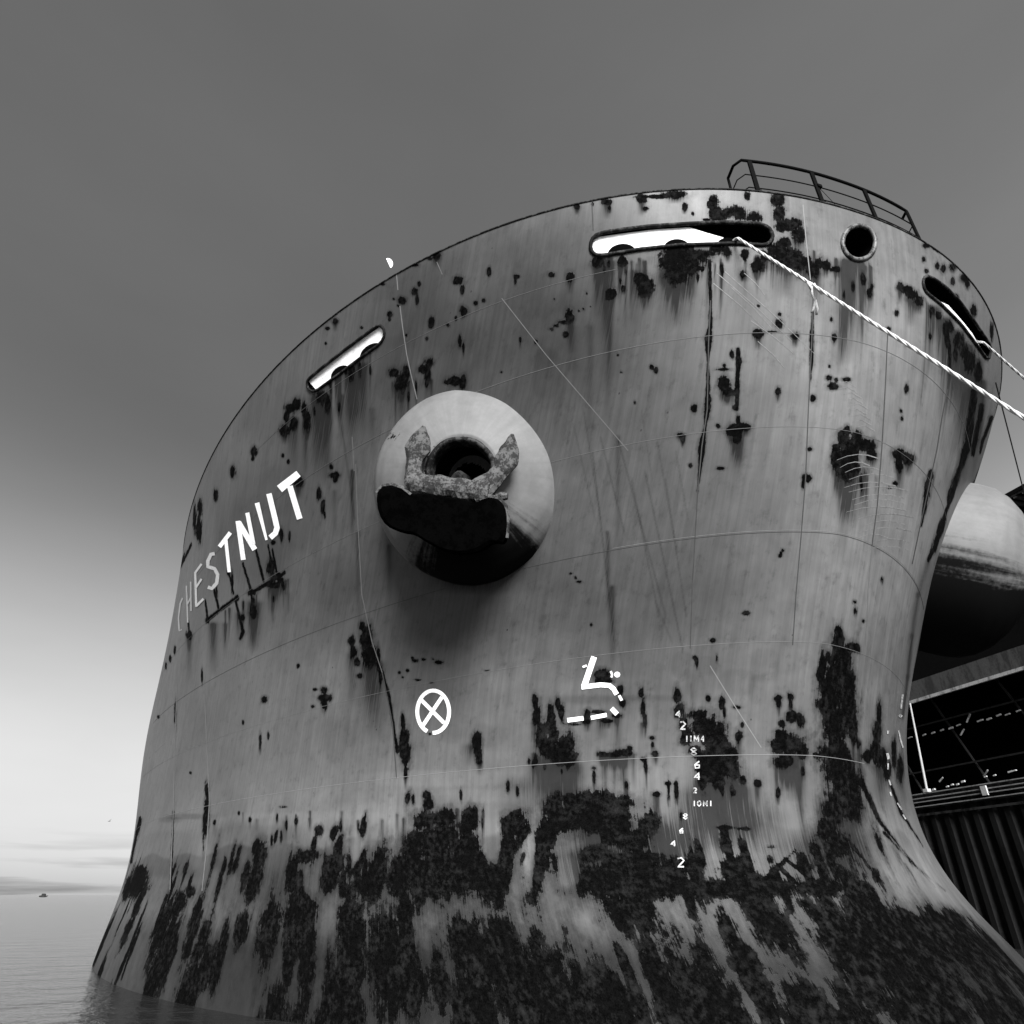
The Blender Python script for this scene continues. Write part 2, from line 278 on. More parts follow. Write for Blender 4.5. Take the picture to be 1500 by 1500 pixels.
RB="""845 302 5 4 4;889 296 8 4 8;940 291 7 6 8;960 288 25 3 0;990 285 18 5 4;1003 303 4 6 3;1015 313 2 3 0;945 305 4 3 2;893 305 3 4 2;868 299 2 3 0
1045 297 8 10 0;1050 312 10 12 0;1065 312 12 8 0;1085 313 12 10 0;1105 318 12 7 0;1035 322 6 2 0;1095 287 4 6 0;1140 293 9 12 0;1142 312 8 12 0;1150 330 14 10 0;1165 328 8 10 0;1168 345 10 12 6;1150 355 12 8 0;1135 365 12 9 6;1120 375 6 8 6;1110 390 10 8 6;1152 374 20 13 8;1172 385 14 10 8;1190 395 10 12 8;1200 385 8 8 0;1210 388 5 8 6;1225 394 6 4 4
1000 375 30 14 12;980 385 14 12 12;1012 385 12 18 16;940 410 10 10 8;946 420 12 14 10;935 405 5 6 0;990 400 18 18 12;1025 371 25 6 4;1050 365 12 5 0;1066 368 6 8 5;1088 402 6 7 3;1090 372 6 8 0;911 383 7 8 6;913 423 4 6 2;893 430 8 8 6;876 385 9 7 10
808 402 5 4 0;835 405 6 8 8;812 438 1.5 1.5 0;835 463 6 10 18;825 472 8 3 0;815 477 5 3 0;808 482 4 3 0;829 490 4 4 0;848 455 2 2 0;855 452 2 2 0;865 449 1.5 1.5 0
1061 563 8 10 8;1066 575 10 8 6;1060 541 10 2 0;1072 520 3 6 0;1061 535 3 4 0;1078 597 4 5 0;1081 615 3 8 0;1080 628 13 7 16;1072 632 8 7 6;1093 626 7 6 4;1080 640 7 12 14;955 538 3 4 0;961 542 3 5 0;910 545 2 2 0;1016 598 4 6 0;997 638 6 5 3;1000 644 3 6 4;1011 682 3 3 0;1057 686 6 2.5 0;1052 624 3 3 0;1139 573 4 6 5;1110 488 7 6 8;1130 486 8 2 0;1141 474 6 7 0;1111 448 2 2 0;1142 460 3 3 0;1164 493 6 6 5
1191 583 4 4 0;1186 658 4 3 0;1182 700 6 5 0;1176 710 2.5 7 0;1218 468 2 3 0;1222 495 4 7 0;1215 537 2 2 0;1214 553 5 4 0;1220 566 8 5 0;1240 556 7 3 0;1225 556 3 3 0;1274 430 4 7 3;1302 482 3 3 0;1328 570 3 6 0;1313 459 3 4 0;1335 432 9 7 5;1345 441 8 7 6;1318 420 5 6 8;1328 425 9 6 0;1353 380 3 4 0;1357 397 3 3 0;1373 390 3 5 0;1382 393 4 6 0;1396 391 5 5 3;1413 407 7 5 3;1417 415 3 6 3;1396 412 3 5 0;1401 435 3 4 0;1426 455 4 8 5;1453 485 2.5 12 0;1358 360 5 3 0;1369 364 5 3 0
1390 480 6 10 0;1405 500 8 12 0;1412 515 7 12 0;1420 530 8 16 0;1400 520 4 10 0;1388 500 4 8 0;1391 520 2.5 25 0;1375 462 5 6 0;1365 455 4 5 0;1433 545 6 14 0
1240 630 6 7 0;1235 645 8 13 0;1255 640 7 9 0;1225 660 7 10 0;1245 660 13 17 0;1270 652 11 9 0;1238 680 15 20 28;1225 675 7 18 16;1277 666 8 9 6;1240 700 8 6 0;1318 664 8 8 0;1330 672 9 8 8;1317 680 5 11 8;1312 708 4 3 0;1303 714 3 2 0;1320 602 2 3 0;1321 613 2 3 0;1292 848 2.5 4 3;1144 809 2 2 0;1143 814 3 2.5 0;1147 806 2.5 2.5 0;1093 898 5 2.5 0;1252 882 3 3 0;1253 895 2.5 7 0;1265 910 2 3 0;1044 938 4 2.5 0
1228 925 5 7 0;1228 940 9 13 0;1245 948 8 9 0;1254 950 6 6 0;1215 965 6 10 0;1205 975 7 20 0;1200 985 4 14 0;1235 965 13 22 0;1222 1000 20 30 0;1240 1010 13 28 0;1215 1030 15 28 0;1245 1040 12 28 0;1225 1060 19 28 0;1250 1070 7 22 0;1225 1100 20 18 0;1230 1120 22 25 0;1240 1150 22 28 0;1225 1180 18 26 0;1248 1180 16 22 0;1288 1048 3.5 18 0;1285 1075 6 20 0;1283 1100 7 20 0;1294 1110 7 14 0;1300 1130 5 14 0;1310 1105 3.5 22 0;1319 1125 4 18 0;1270 1108 8 8 0;1210 1010 8 20 0
1140 1022 6 5 0;1141 1029 3.5 7 8;1158 1020 5 5 0;1158 1031 3 8 10;1145 1060 5 6 0;1160 1050 8 8 0;1172 1055 6 10 4;1145 1080 8 10 0;1160 1090 18 18 0;1140 1092 11 10 0;1175 1100 8 12 0;1150 1115 15 10 14;1140 1075 5 8 0
1025 1048 15 8 0;1035 1065 22 18 0;1045 1080 18 20 0;1055 1092 12 15 0;1060 1108 19 14 0;1045 1120 18 22 0;1065 1125 19 16 10;1050 1138 16 14 14;992 1020 5 12 0;995 1040 8 10 0;1002 1062 7 9 0;1007 1080 9 11 0;1018 1100 10 10 0;1028 1130 10 30 10
939 1016 3.5 8 0;942 1035 3.5 14 0;945 1055 2.5 12 8;1037 1023 3 4.5 0;1057 1030 4 8 0;1061 1045 2.5 8 0;1080 1036 6 2.5 0;1087 1062 3 4 0;1082 1078 5 9 10;1018 963 3 3 0;1021 971 2 7 0;1050 963 2 6 0;955 1081 4 3 0;956 1090 2 6 5;960 1104 5 4 6;943 1112 4 2.5 0;946 1123 2 11 14;870 1125 4 4 0;870 1136 2.5 11 8;882 1105 8 3.5 6;897 1106 15 3.5 8;913 1103 13 5 8;922 1097 4 5 0;918 1150 3.5 6 10;961 1163 6 4 20;978 1148 4 3 0;979 1158 2 16 6;990 1148 3 3 0;991 1160 3 13 5;1110 1148 5 5 12;1088 1142 4 6 12;1140 1160 3 8 6
783 1028 4 10 0;787 1050 6 18 0;793 1075 8 20 0;800 1095 9 14 0;806 1040 4.5 10 0;807 1060 7 18 0;810 1082 9 20 0;817 1030 3.5 10 0;822 1045 4.5 12 0;835 1092 8 18 0;820 1100 20 18 20;832 1107 12 14 20;775 1115 2 5 0;785 1115 3 5 0;590 1058 2.5 11 0;592 1080 7 17 0;594 1102 7 20 0;594 1130 2.5 12 8;700 1077 4.5 5 0;698 1090 7 13 0;702 1108 4.5 12 8
531 918 4.5 7 0;537 935 8 19 0;541 960 10 18 0;515 940 4.5 7 0;518 955 5 9 0;523 970 4 6 0;527 990 4.5 3.5 0;554 965 3 18 0;557 990 2.5 16 0;475 1012 4.5 5 0;476 1022 9 5 0;475 1032 4 8 0;462 1010 3 2 0;458 1035 3 2.5 0;388 1025 4 5 0;356 1058 1.5 3 0;381 1085 2 11 6;393 1078 1.5 5 0;437 975 2 3 0;608 968 4 3 0;597 982 3 2.5 0;642 970 6 2.5 0;604 964 2 2 0;620 966 3 1.5 0;634 965 2 1.5 0;585 985 2 2 0;612 996 5 1.2 0;632 1000 3 1.5 0;590 992 2 1.5 0;712 982 4 1 0
257 1045 2 17 0;303 1160 3 13 0;303 1185 3.5 22 0;300 1210 3 20 0;298 1240 2.5 26 0;296 990 1.5 10 0;232 1050 2 2.5 0;279 1132 1.5 2 0;350 1191 1.5 2.5 0;415 1182 5 1.5 0
340 852 2 13 0;397 830 5 12 8;409 843 4 4 0;369 868 6 4 0;402 857 8 5 8;411 850 5 4 8;370 895 6 10 22;303 909 3 4 0;347 876 3 4 0;355 905 3 5 8;277 930 4.5 6 8;256 953 2 6 0;249 965 2 5 0;243 975 1.5 5 0;341 691 4 8 0;316 725 3.5 8 0;372 661 5 6 0;414 667 2 3 0;422 676 2 3 0;489 696 7 4 0;485 684 3 4 0;491 702 3 5 0;468 725 3.5 8 0;473 742 3.5 10 0;476 755 1.5 5 0;437 706 7 7 8;424 785 1.5 6 0;285 760 2.5 18 0;293 743 3.5 12 0;291 775 4 20 0;334 838 2 5 0;317 870 2 8 0
491 470 4.5 4.5 5;480 481 3 2 0;477 503 2 2 0;530 480 2 2 0;571 460 4 4 0;571 468 2 2 0;588 440 6 5 0;583 448 2.5 2 0;577 438 2 2 0;608 427 5 6 0;611 438 2.5 8 0;614 416 2.5 4 0;672 411 7 6 0;677 423 3 7 0;716 397 3 6 0;632 473 4 7 0;625 496 2.5 3 0;656 476 2.5 2.5 0;679 456 6 7 0;697 444 3 3 0;709 440 3 3 0;668 466 2 3 0;595 491 1.5 2 0;639 374 6 6 5;630 379 4 2 0;606 388 6 2.5 0;560 416 4 2 0;503 448 5 3 3;674 500 2.5 9 0;679 510 1.5 8 5;757 405 4 3 0;755 412 2 5 0;785 500 2.5 4 0;762 497 2 4 5
578 546 8 7 0;588 560 9 16 8;596 545 5 8 0;620 541 8 5 0;629 532 6 7 0;627 550 4 14 0;625 562 2.5 6 0;666 558 11 6 0;678 561 4.5 12 0;655 560 5 3 0;426 598 8 7 0;434 593 6 9 0;420 610 4 8 4;446 602 4 11 6;450 615 5 16 8;417 630 7 9 6;430 622 6 9 0;470 582 6 10 14;515 548 5 12 14;497 597 2.5 8 0;527 540 3 12 10;480 590 4 14 10
860 430 1.5 2 0;735 545 2 2 0;905 520 2 2 0;930 590 2 3 0;700 600 2 2 0;848 852 4 2 0;843 846 2 2 0;836 840 2 1.5 0;866 915 2 2 0
882 988 11 8 4;878 997 6 4 0;890 997 7 4 0;909 1012 4.5 6 0;912 1030 4.5 7 0;903 1048 7 4 5;860 1046 5 7 5;875 1043 10 2.5 0;860 1057 7 4 5;888 1056 10 2.5 4;840 1061 10 1.5 0;412 782 3 9 0;400 795 4 3 0;630 1075 3 1.5 0"""
LOW="""200 1290 12 20;186 1300 5 14;206 1275 8 8;272 1270 3 9;350 1247 3 10;346 1262 3.5 12;375 1240 5 11;379 1258 8 22;372 1290 9 28;385 1252 4 12;360 1282 5 18;326 1275 3 14;278 1305 5 8;330 1262 2 8;398 1232 2 8;404 1226 2 9;412 1224 2 8
428 1270 7 14;447 1254 15 10;434 1292 10 14;460 1236 3.5 9;467 1216 5 8;490 1219 4.5 11;497 1236 5 13;490 1265 13 20;482 1290 12 15;531 1215 4.5 14;532 1204 3 11;523 1270 7 12;530 1255 5 12;552 1280 13 38;556 1256 9 14
625 1200 17 12;650 1198 18 12;690 1195 13 11;684 1210 14 14;605 1240 20 18;640 1235 38 24;680 1240 22 20;590 1278 20 28;640 1280 38 34;690 1275 20 28;720 1290 15 30;598 1168 4 9;605 1170 2.5 7;624 1165 5 5;628 1178 7 8;675 1165 2 8;744 1152 2.5 8;758 1160 2 7
755 1193 9 9;750 1210 19 18;745 1240 16 20;740 1265 12 18;765 1222 12 14;735 1292 10 24;768 1255 5 14
802 1222 17 28;790 1250 10 25;820 1198 20 18;860 1175 38 16;900 1180 28 14;882 1200 42 22;845 1200 26 16;905 1215 20 20;785 1285 12 28;810 1180 12 18
930 1232 26 18;900 1285 55 26;960 1290 38 24;950 1210 14 18;870 1250 20 12;925 1262 40 14;990 1270 20 10;1000 1300 60 10
1095 1300 55 14;1075 1272 20 18;1130 1240 10 4;1060 1212 12 3;1090 1214 10 3;1210 1300 40 14;1180 1270 12 5;1230 1240 20 20;1210 1215 14 16"""
def stage_rust_shade():
    for ln in RB.splitlines():
        for it in ln.split(';'):
            x,y,a,b,d=map(float,it.split()); blob(x,y,a,b,d,1.0)
    for ln in LOW.splitlines():
        for it in ln.split(';'):
            x,y,a,b=map(float,it.split()); blob(x,y,a*1.02,b*1.02,0,1.02 if y<1285 else 1.0,-.25 if x<1050 and b>8 else 0)
    run([(1040,385,1.5),(1040,420,3),(1041,440,2),(1040,480,3),(1038,498,4.5),(1037,530,1.2),(1037,565,3),(1036,600,4.5),(1033,625,2),(1028,655,5.5),(1026,680,2.5),(1022,720,1)])
    run([(1081,512,2.5),(1082,530,3.5),(1080,560,3),(1079,590,3.5)]); run([(1191,450,1.2),(1189,490,2.6),(1189,514,2.6),(1187,555,1)])
    run([(1427,575,5),(1418,650,5),(1405,690,3.5),(1395,720,4.5),(1388,745,1.5)]); run([(1438,595,3.5),(1430,640,3.5),(1425,665,2.5)]); run([(1453,612,1.5),(1440,645,1.8),(1436,662,1.2)]); run([(1436,682,1.5),(1424,716,1.5)])
    run([(1364,692,3.5),(1360,710,5),(1355,740,3),(1350,770,1)]); run([(1387,745,2),(1378,775,4),(1368,805,3.5),(1360,820,1.5)])
    run([(1360,820,5),(1345,870,5),(1336,930,4),(1330,990,3),(1322,1050,2.5)],'s',.35)
    run([(393,800,1.2),(402,850,1.2)]);run([(399,806,1.2),(407,848,1.2)]);run([(356,826,1.5),(368,866,1.5),(369,880,1.2)]);run([(375,806,1.3),(386,850,1.6)]);run([(417,839,1.5),(369,868,1.5)]);run([(348,874,1.2),(302,909,1.2)])
    run([(336,842,1.2),(342,868,1.2)]);run([(301,882,1.2),(304,906,1.5)]);run([(314,866,1.2),(320,890,1.5)]);run([(276,912,1.2),(277,930,1.2)]);run([(345,880,1.2),(356,925,2.2),(352,935,2)]);run([(372,660,2),(370,672,2)])
    run([(262,835,1.2),(280,798,1.2)]);run([(205,1200,3),(196,1240,2),(192,1262,2)]);run([(254,1190,1.4),(250,1300,1.6)]);run([(202,1152,1)]*2)
    run([(1165,1245,2.2),(1130,1280,2.6),(1098,1311,3)]);run([(1128,1278,1.6),(1150,1300,1.6)]);run([(1138,1268,1.6),(1165,1292,1.6)]);run([(1150,1258,1.6),(1185,1285,1.6)]);run([(1116,1290,1.6),(1132,1308,1.6)])
    run([(1250,1240,3),(1290,1290,3),(1300,1311,2.5)]);run([(1295,1220,2.4),(1340,1268,2.6),(1385,1305,2)]);run([(1262,1145,3.5),(1290,1205,2.5),(1330,1255,2),(1370,1300,2)]);run([(1305,1150,1.8),(1320,1190,1.5),(1352,1240,1.2)]);run([(1325,1265,2.5),(1342,1290,2.5)])
    for x,y in ((868,408),(1018,640)): pass
    # dark knuckle, long running stains, bolster's cast shadow painted on the plating
    run([(560,985,1.5),(570,1020,2),(576,1060,2),(582,1100,2)])
    for s in ((690,838,70,26,.75),(876,385,8,62,.95),(888,385,10,110,.8),(893,430,6,140,.6),(930,400,12,70,.5),(990,405,28,60,.8),(1245,386,20,105,.9),(1240,384,8,120,.8),(1262,386,6,90,.6),(1190,500,5,50,.4),  # first entry is the shadow under the bolster, painted on
      (1370,452,12,40,.6),(1385,470,13,60,.7),(1400,490,15,90,.85),(1415,510,16,120,.9),(1428,530,14,150,.9),(1440,560,8,110,.7),(1335,440,10,30,.6),(1195,395,12,50,.6),(1150,385,22,40,.6),
      (1238,700,14,50,.6),(1235,740,8,60,.3),(1318,690,8,30,.5),(1080,640,10,50,.5),(545,975,20,90,.75),(515,960,8,60,.5),(690,1095,14,22,.5),(830,1125,26,70,.95),(800,1118,24,60,.8),(785,1060,8,60,.6),
      (372,885,12,55,.8),(312,915,9,60,.7),(330,915,6,40,.5),(350,900,7,40,.5),(277,935,5,50,.5),(404,860,8,30,.6),(420,870,7,25,.3),
      (465,585,14,100,.8),(478,600,10,90,.7),(515,550,14,90,.9),(532,535,8,90,.7),(500,580,5,60,.5),(430,615,10,60,.7),(447,620,6,70,.6),(545,600,6,60,.3),(588,575,8,35,.6),(625,560,5,30,.4),
      (516,690,4,90,.7),(524,780,4,120,.45),(570,800,5,70,.4),(490,720,5,60,.3),(897,860,5,95,.6),(890,780,4,170,.45),(905,640,5,160,.35),(865,480,6,160,.3),(840,480,8,60,.3),
      (1050,1150,45,60,.75),(1020,1165,30,60,.5),(1080,1160,25,70,.6),(885,1108,6,40,.7),(900,1108,5,46,.6),(913,1108,8,50,.7),(928,1106,4,40,.5),(940,1060,5,20,.5),(880,1052,8,25,.6),(905,1052,5,50,.5),
      (1160,1110,22,50,.8),(1170,1130,5,90,.7),(1240,1190,40,90,.7),(1215,1180,20,110,.6),(1290,1125,12,50,.7),(1320,1120,6,60,.6),(1030,1210,90,60,.45),(1110,1200,60,70,.4),(960,1215,30,50,.55),
      (760,1150,40,50,.3),(620,1290,90,60,.5),(880,1215,60,70,.75),(850,1260,40,60,.6),(980,1240,60,60,.55),(420,1290,90,50,.35),(1200,1240,60,60,.6)): stain_shade(*s)
    for (x0,y0,x1,y1,wd,k) in ((880,640,915,780,1.6,.45),(905,640,975,900,1.6,.5),(868,660,900,940,1.6,.5),(925,700,965,900,1.5,.4),(945,690,1000,950,1.6,.5),(962,640,990,800,1.4,.35),(975,700,1005,900,1.4,.4),(990,660,1008,760,1.3,.35),
        (840,620,872,760,1.5,.3),(855,600,880,760,1.4,.35),(1012,1000,1020,1080,2,.4),(940,600,955,700,1.4,.3),(500,620,520,760,2,.5),(455,560,470,640,2,.5),(905,940,915,990,2,.3),(960,880,985,940,1.5,.35)):
        run([(x0,y0,wd),(x1,y1,wd)],'s',k*.2)
    dr=random.Random(5)
    for x0_,x1_,yy,nn,lm_ in ((880,1060,378,26,75),(1090,1230,372,16,50),(1235,1280,388,12,110),(1355,1445,470,18,130),(455,545,560,16,80),(560,640,560,7,60),(1225,1290,690,9,60),(590,720,1190,14,60),(790,940,1200,16,60),(780,850,1110,9,60),(1000,1085,1145,12,60),(1130,1180,1115,7,60),(330,440,880,14,50),(300,1000,1195,30,40),(1190,1260,1080,10,60)):
        for _ in range(nn):
            x=dr.uniform(x0_,x1_); y=yy+dr.uniform(-6,10)
            if x0_==1355: y=440+(x-1355)*1.05
            if x0_==455: y=575-(x-455)*.75
            if x0_==330: y=895-(x-330)*.5
            stain_shade(x,y,dr.uniform(1.2,3.5),dr.uniform(.3,1)*lm_,dr.uniform(.35,.85))
            if dr.random()<.35: blob(x,y+dr.uniform(0,.4)*lm_,dr.uniform(1.3,3),dr.uniform(3,9))
    # patches of other paint; the wide soft ones paint in light and shade
    for q in ((1290,640,150,330,.30,.6),(1330,1180,90,150,.2,.6),(700,430,190,140,-.22,.6),(950,640,110,260,-.06,.6),(300,1080,120,220,.26,.6),(240,1100,50,260,.14,.6),(335,740,30,60,-.06,.15),(360,790,50,60,-.05,.12),(640,930,110,60,.08,.6),(850,500,120,120,-.10,.6),(620,520,80,110,-.14,.5),(880,330,70,30,-.08,.5),(1000,300,60,22,.04,.4),(1240,430,110,120,.10,.6),(1330,640,100,180,.10,.6),(1150,560,90,110,.05,.6),(1300,850,60,120,.10,.5),
        (650,900,160,60,-.14,.6),(780,880,140,80,-.10,.6),(1060,850,90,70,-.05,.5),(930,800,90,120,-.04,.5),(300,1090,90,110,.12,.6),(450,1080,110,90,.06,.6),(700,1090,160,60,.05,.6),(390,960,90,60,.05,.6),
        (1080,1000,26,20,-.10,.12),(1120,975,22,25,-.09,.12),(1110,1010,14,22,-.1,.12),(1000,975,16,20,-.1,.12),(1035,975,18,14,-.09,.12),(1020,1005,14,18,-.08,.15),(1150,960,20,28,-.08,.12),(1140,1060,60,40,-.02,.3),
        (405,720,30,35,-.06,.12),(445,760,28,50,-.08,.12),(400,800,28,40,-.04,.12),(430,870,60,60,-.06,.4),(500,720,24,60,-.08,.15),(490,840,30,70,-.06,.2),(345,740,18,70,.07,.3),(365,665,20,30,.06,.3),
        (660,1075,16,14,-.07,.12),(700,1080,22,20,-.06,.15),(740,1080,26,18,-.04,.3),(860,1025,60,6,-.16,.5),(940,1022,50,4,-.14,.5),(1190,520,14,40,.06,.4),(270,1196,34,4,-.22,.3),(248,1201,16,4,-.2,.3),
        (900,1140,60,26,.08,.3),(1000,1180,30,60,.08,.4),(1100,1110,90,16,.06,.3),(1190,1210,30,30,.08,.4),(1145,1225,26,40,.10,.4),(1320,1250,60,60,.16,.5),(1370,1290,50,40,.16,.5),(650,1140,120,12,.10,.2),(720,1165,60,10,.14,.3),
        (440,1200,120,10,.10,.3),(540,1190,60,14,.08,.3),(520,1240,14,30,.12,.3),(700,1230,12,40,.20,.25),(770,1262,7,40,.34,.3),(782,1230,9,22,.2,.3),(830,1278,14,22,.22,.2),(720,1195,16,30,.16,.3),(575,1230,6,80,.14,.3),(455,1285,10,30,.1,.3),
        (240,1250,50,34,-.12,.12),(250,1290,70,40,-.06,.3),(345,1240,40,40,-.12,.12),(410,1290,60,40,-.08,.3),(330,1290,30,30,-.05,.3),(290,1250,14,24,.14,.3),(322,1205,10,8,.1,.3),(400,1215,34,18,-.1,.15),(600,1290,200,40,-.05,.4)):
        tonep(*q)
stage_rust_shade()
pr=random.Random(77)
for _ in range(70):
    x,y=pr.uniform(280,1400),pr.uniform(320,1240); tonep(x,y,pr.uniform(10,50),pr.uniform(15,70),pr.choice((-1,1))*pr.uniform(.02,.065),pr.choice((.1,.3,.6)))
lo=random.Random(21)
def lowblob(u,t,ri,rj,k):
    q=idx(u,t); i0,i1=max(int(q[0]-2.2*ri),0),min(int(q[0]+2.2*ri)+1,NI); j0,j1=max(int(q[1]-2.2*rj),0),min(int(q[1]+2.2*rj)+1,NT)
    I,J=np.meshgrid(np.arange(i0,i1)-q[0],np.arange(j0,j1)-q[1]); v=np.clip(1-.5*np.sqrt((I/ri)**2+(J/rj)**2),0,1)*k
    RU[j0:j1,i0:i1]=np.maximum(RU[j0:j1,i0:i1],v)
for _ in range(120):
    u=lo.uniform(-.28,.97); t=lo.uniform(-.24,-.01); lowblob(u,t,lo.uniform(3,13),lo.uniform(8,26),lo.uniform(.8,1.1))
for _ in range(60):
    u=lo.uniform(-.2,.95); lowblob(u,lo.uniform(.0,.07),lo.uniform(1.5,4),lo.uniform(6,16),lo.uniform(.7,.95))
lowz=np.clip((-.03-TT)/.05,0,1); TN-=.12*lowz*(.5+.5*np.sin(UU*57)*np.sin(UU*23+1)); band=np.clip((.088+.006*np.sin(UU*31)+.006*np.sin(UU*73+2)-TT)/.006,0,1)*(UU>-.2); TN-=.17*band; TN-=.24*lowz; RU=RU+.10*np.clip((.07-TT)/.05,0,1); RU=RU.astype(np.float32)
def clean(x,y,rx,ry,k):
    W=window(frame(x,y),-1.6*rx,1.6*rx,-1.6*ry,1.6*ry)
    if W: s_,a,b=W; RU[s_]-=k*np.clip(1.5-np.sqrt((a/rx)**2+(b/ry)**2),0,1)
for q in ((1350,1262,48,55,.45),(1150,1222,34,26,.5),(1385,1300,30,30,.4),(830,1280,15,20,.6),(455,1290,9,20,.5),(520,1240,8,26,.5),(720,1225,10,34,.6),(1010,1170,14,30,.4),(775,1262,7,36,.7),(300,1255,10,30,.4)): clean(*q)
# openings cut through the bulwark
OPEN=dict(big=[(875,343),(900,338),(950,332),(1010,328),(1060,326),(1110,328),(1125,333),(1132,344),(1130,354),(1120,360),(1080,357),(1000,359),(940,365),(885,374),(872,374),(865,366),(866,352)],
 left=[(556,475),(562,480),(564,491),(558,503),(530,523),(500,546),(463,573),(455,573),(450,566),(451,556),(475,536),(502,515),(530,494)],
 right=[(1352,407),(1360,404),(1383,419),(1404,440),(1425,469),(1447,501),(1451,512),(1447,529),(1431,507),(1407,475),(1377,445),(1356,429),(1351,419)],
 chock=[(1257.5+24*math.cos(a),356+25*math.sin(a)) for a in np.linspace(0,2*math.pi,25)[:-1]])
def dens(pl,n=6,closed=True):
    o=[];k=len(pl)
    for i in range(k if closed else k-1):
        a,b=np.array(pl[i],float),np.array(pl[(i+1)%k],float)
        m=max(1,int(np.linalg.norm(b-a)/n)); o+=[tuple(a+(b-a)*j/m) for j in range(m)]
    if not closed:o.append(tuple(map(float,pl[-1])))
    return o
def smooth_closed(pl,it=1):
    for _ in range(it):
        q=[];k=len(pl)
        for i in range(k):
            a,b=np.array(pl[i]),np.array(pl[(i+1)%k]); q+=[tuple(.75*a+.25*b),tuple(.25*a+.75*b)]
        pl=q
    return pl
def inpoly(X,Y,pl):
    r=np.zeros(X.shape,bool);k=len(pl)
    for i in range(k):
        (x0,y0),(x1,y1)=pl[i],pl[(i+1)%k]
        if y0==y1: continue
        r^=((y0>Y)!=(y1>Y))&(X<(x1-x0)*(Y-y0)/(y1-y0)+x0)
    return r
ship=empty('cargo_ship',(-12,0,-2),'rust streaked grey bulk carrier bow towering above the water','ship')
keep=np.ones((NT-1,NI),bool)
OUT={}
for k,pl in OPEN.items():
    if k!='chock': pl=smooth_closed(dens(pl,14),1)
    OUT[k]=pl; q=np.array([idx(*ut(*p)) for p in pl]); 
    i0,j0=np.floor(q.min(0)).astype(int);i1,j1=np.ceil(q.max(0)).astype(int)+1; j1=min(j1,NT-1)
    I,J=np.meshgrid(np.arange(i0,i1)+.5,np.arange(j0,j1)+.5); keep[j0:j1,i0:i1]&=~inpoly(I,J,[tuple(v) for v in q])
# hull skin: bow grid plus the parallel side running aft on both sides
Cb_=at(689,711); dd_=np.linalg.norm((PG[:-1,:-1]+PG[1:,1:])/2-Cb_,axis=-1)
keep[:,:NI-1]&=dd_>.5
dd_=np.linalg.norm((PG[:-1,:-1]+PG[1:,1:])/2-Cb_*np.array([1,-1,1]),axis=-1); keep[:,:NI-1]&=dd_>.5
PGx=np.concatenate([np.concatenate([np.full((NT,1),-110.),PG[:,:1,1:2][:,:,0],PG[:,:1,2]],1)[:,None,:],PG,np.concatenate([np.full((NT,1),-110.),PG[:,-1:,1],PG[:,-1:,2]],1)[:,None,:]],1)
NX=NI+2; ii=np.arange(NT*NX).reshape(NT,NX)
quads=np.stack([ii[:-1,:-1],ii[:-1,1:],ii[1:,1:],ii[1:,:-1]],-1)
kp=np.ones((NT-1,NX-1),bool); kp[:,1:1+NI-1]=keep[:,:NI-1]
quads=quads[kp]
me=bpy.data.meshes.new('hull'); nv=NT*NX; nf=len(quads)
off=np.array(ship.location)
me.vertices.add(nv); me.vertices.foreach_set('co',(PGx.reshape(-1,3)-off).astype(np.float32).ravel())
me.loops.add(nf*4); me.loops.foreach_set('vertex_index',quads.astype(np.int32).ravel())
me.polygons.add(nf); me.polygons.foreach_set('loop_start',np.arange(nf,dtype=np.int32)*4)
try: me.polygons.foreach_set('loop_total',np.full(nf,4,np.int32))
except Exception: pass
me.update(calc_edges=True); me.polygons.foreach_set('use_smooth',np.ones(nf,bool))
uvl=me.uv_layers.new(name='plate')
Sx=np.r_[Sg[0]-70,Sg,Sg[-1]+70]; UVg=np.stack(np.broadcast_arrays(Sx[None,:],PGx[...,2]),-1).reshape(-1,2)
uvl.data.foreach_set('uv',UVg[quads.ravel()].astype(np.float32).ravel())
wear_shade=me.attributes.new('wear_shade','FLOAT_COLOR','POINT'); W4=np.zeros((NT,NX,4),np.float32); W4[...,2]=.5; W4[...,3]=1
W4[:,1:-1,0]=RU;W4[:,1:-1,1]=ST;W4[:,1:-1,2]=np.clip(TN,.05,1)
wear_shade.data.foreach_set('color',W4.ravel()); me.materials.append(MT['hull']); me.validate()
ho=link(bpy.data.objects.new('hull',me)); ho.parent=ship
# rim bar, deck
rim=MB(); rp=[PG[-1,i]+np.array([0,0,.0]) for i in range(0,NI,6)]; rim.tube([PGx[-1,0]]+rp+[PGx[-1,-1]],.022,6); rim.build('bulwark_rim',MT['rimdark'],ship,True)
dj=int((.915-T0)/(T1-T0)*(NT-1)); 
dk=[p-np.array([.08,0,0]) for p in PG[dj,::24]]
dk=[np.array([-110,dk[0][1],dk[0][2]])]+dk+[np.array([-110,dk[-1][1],dk[-1][2]])]
mesh('forecastle_deck',dk,[tuple(range(len(dk)))],MT['deckm'],ship)
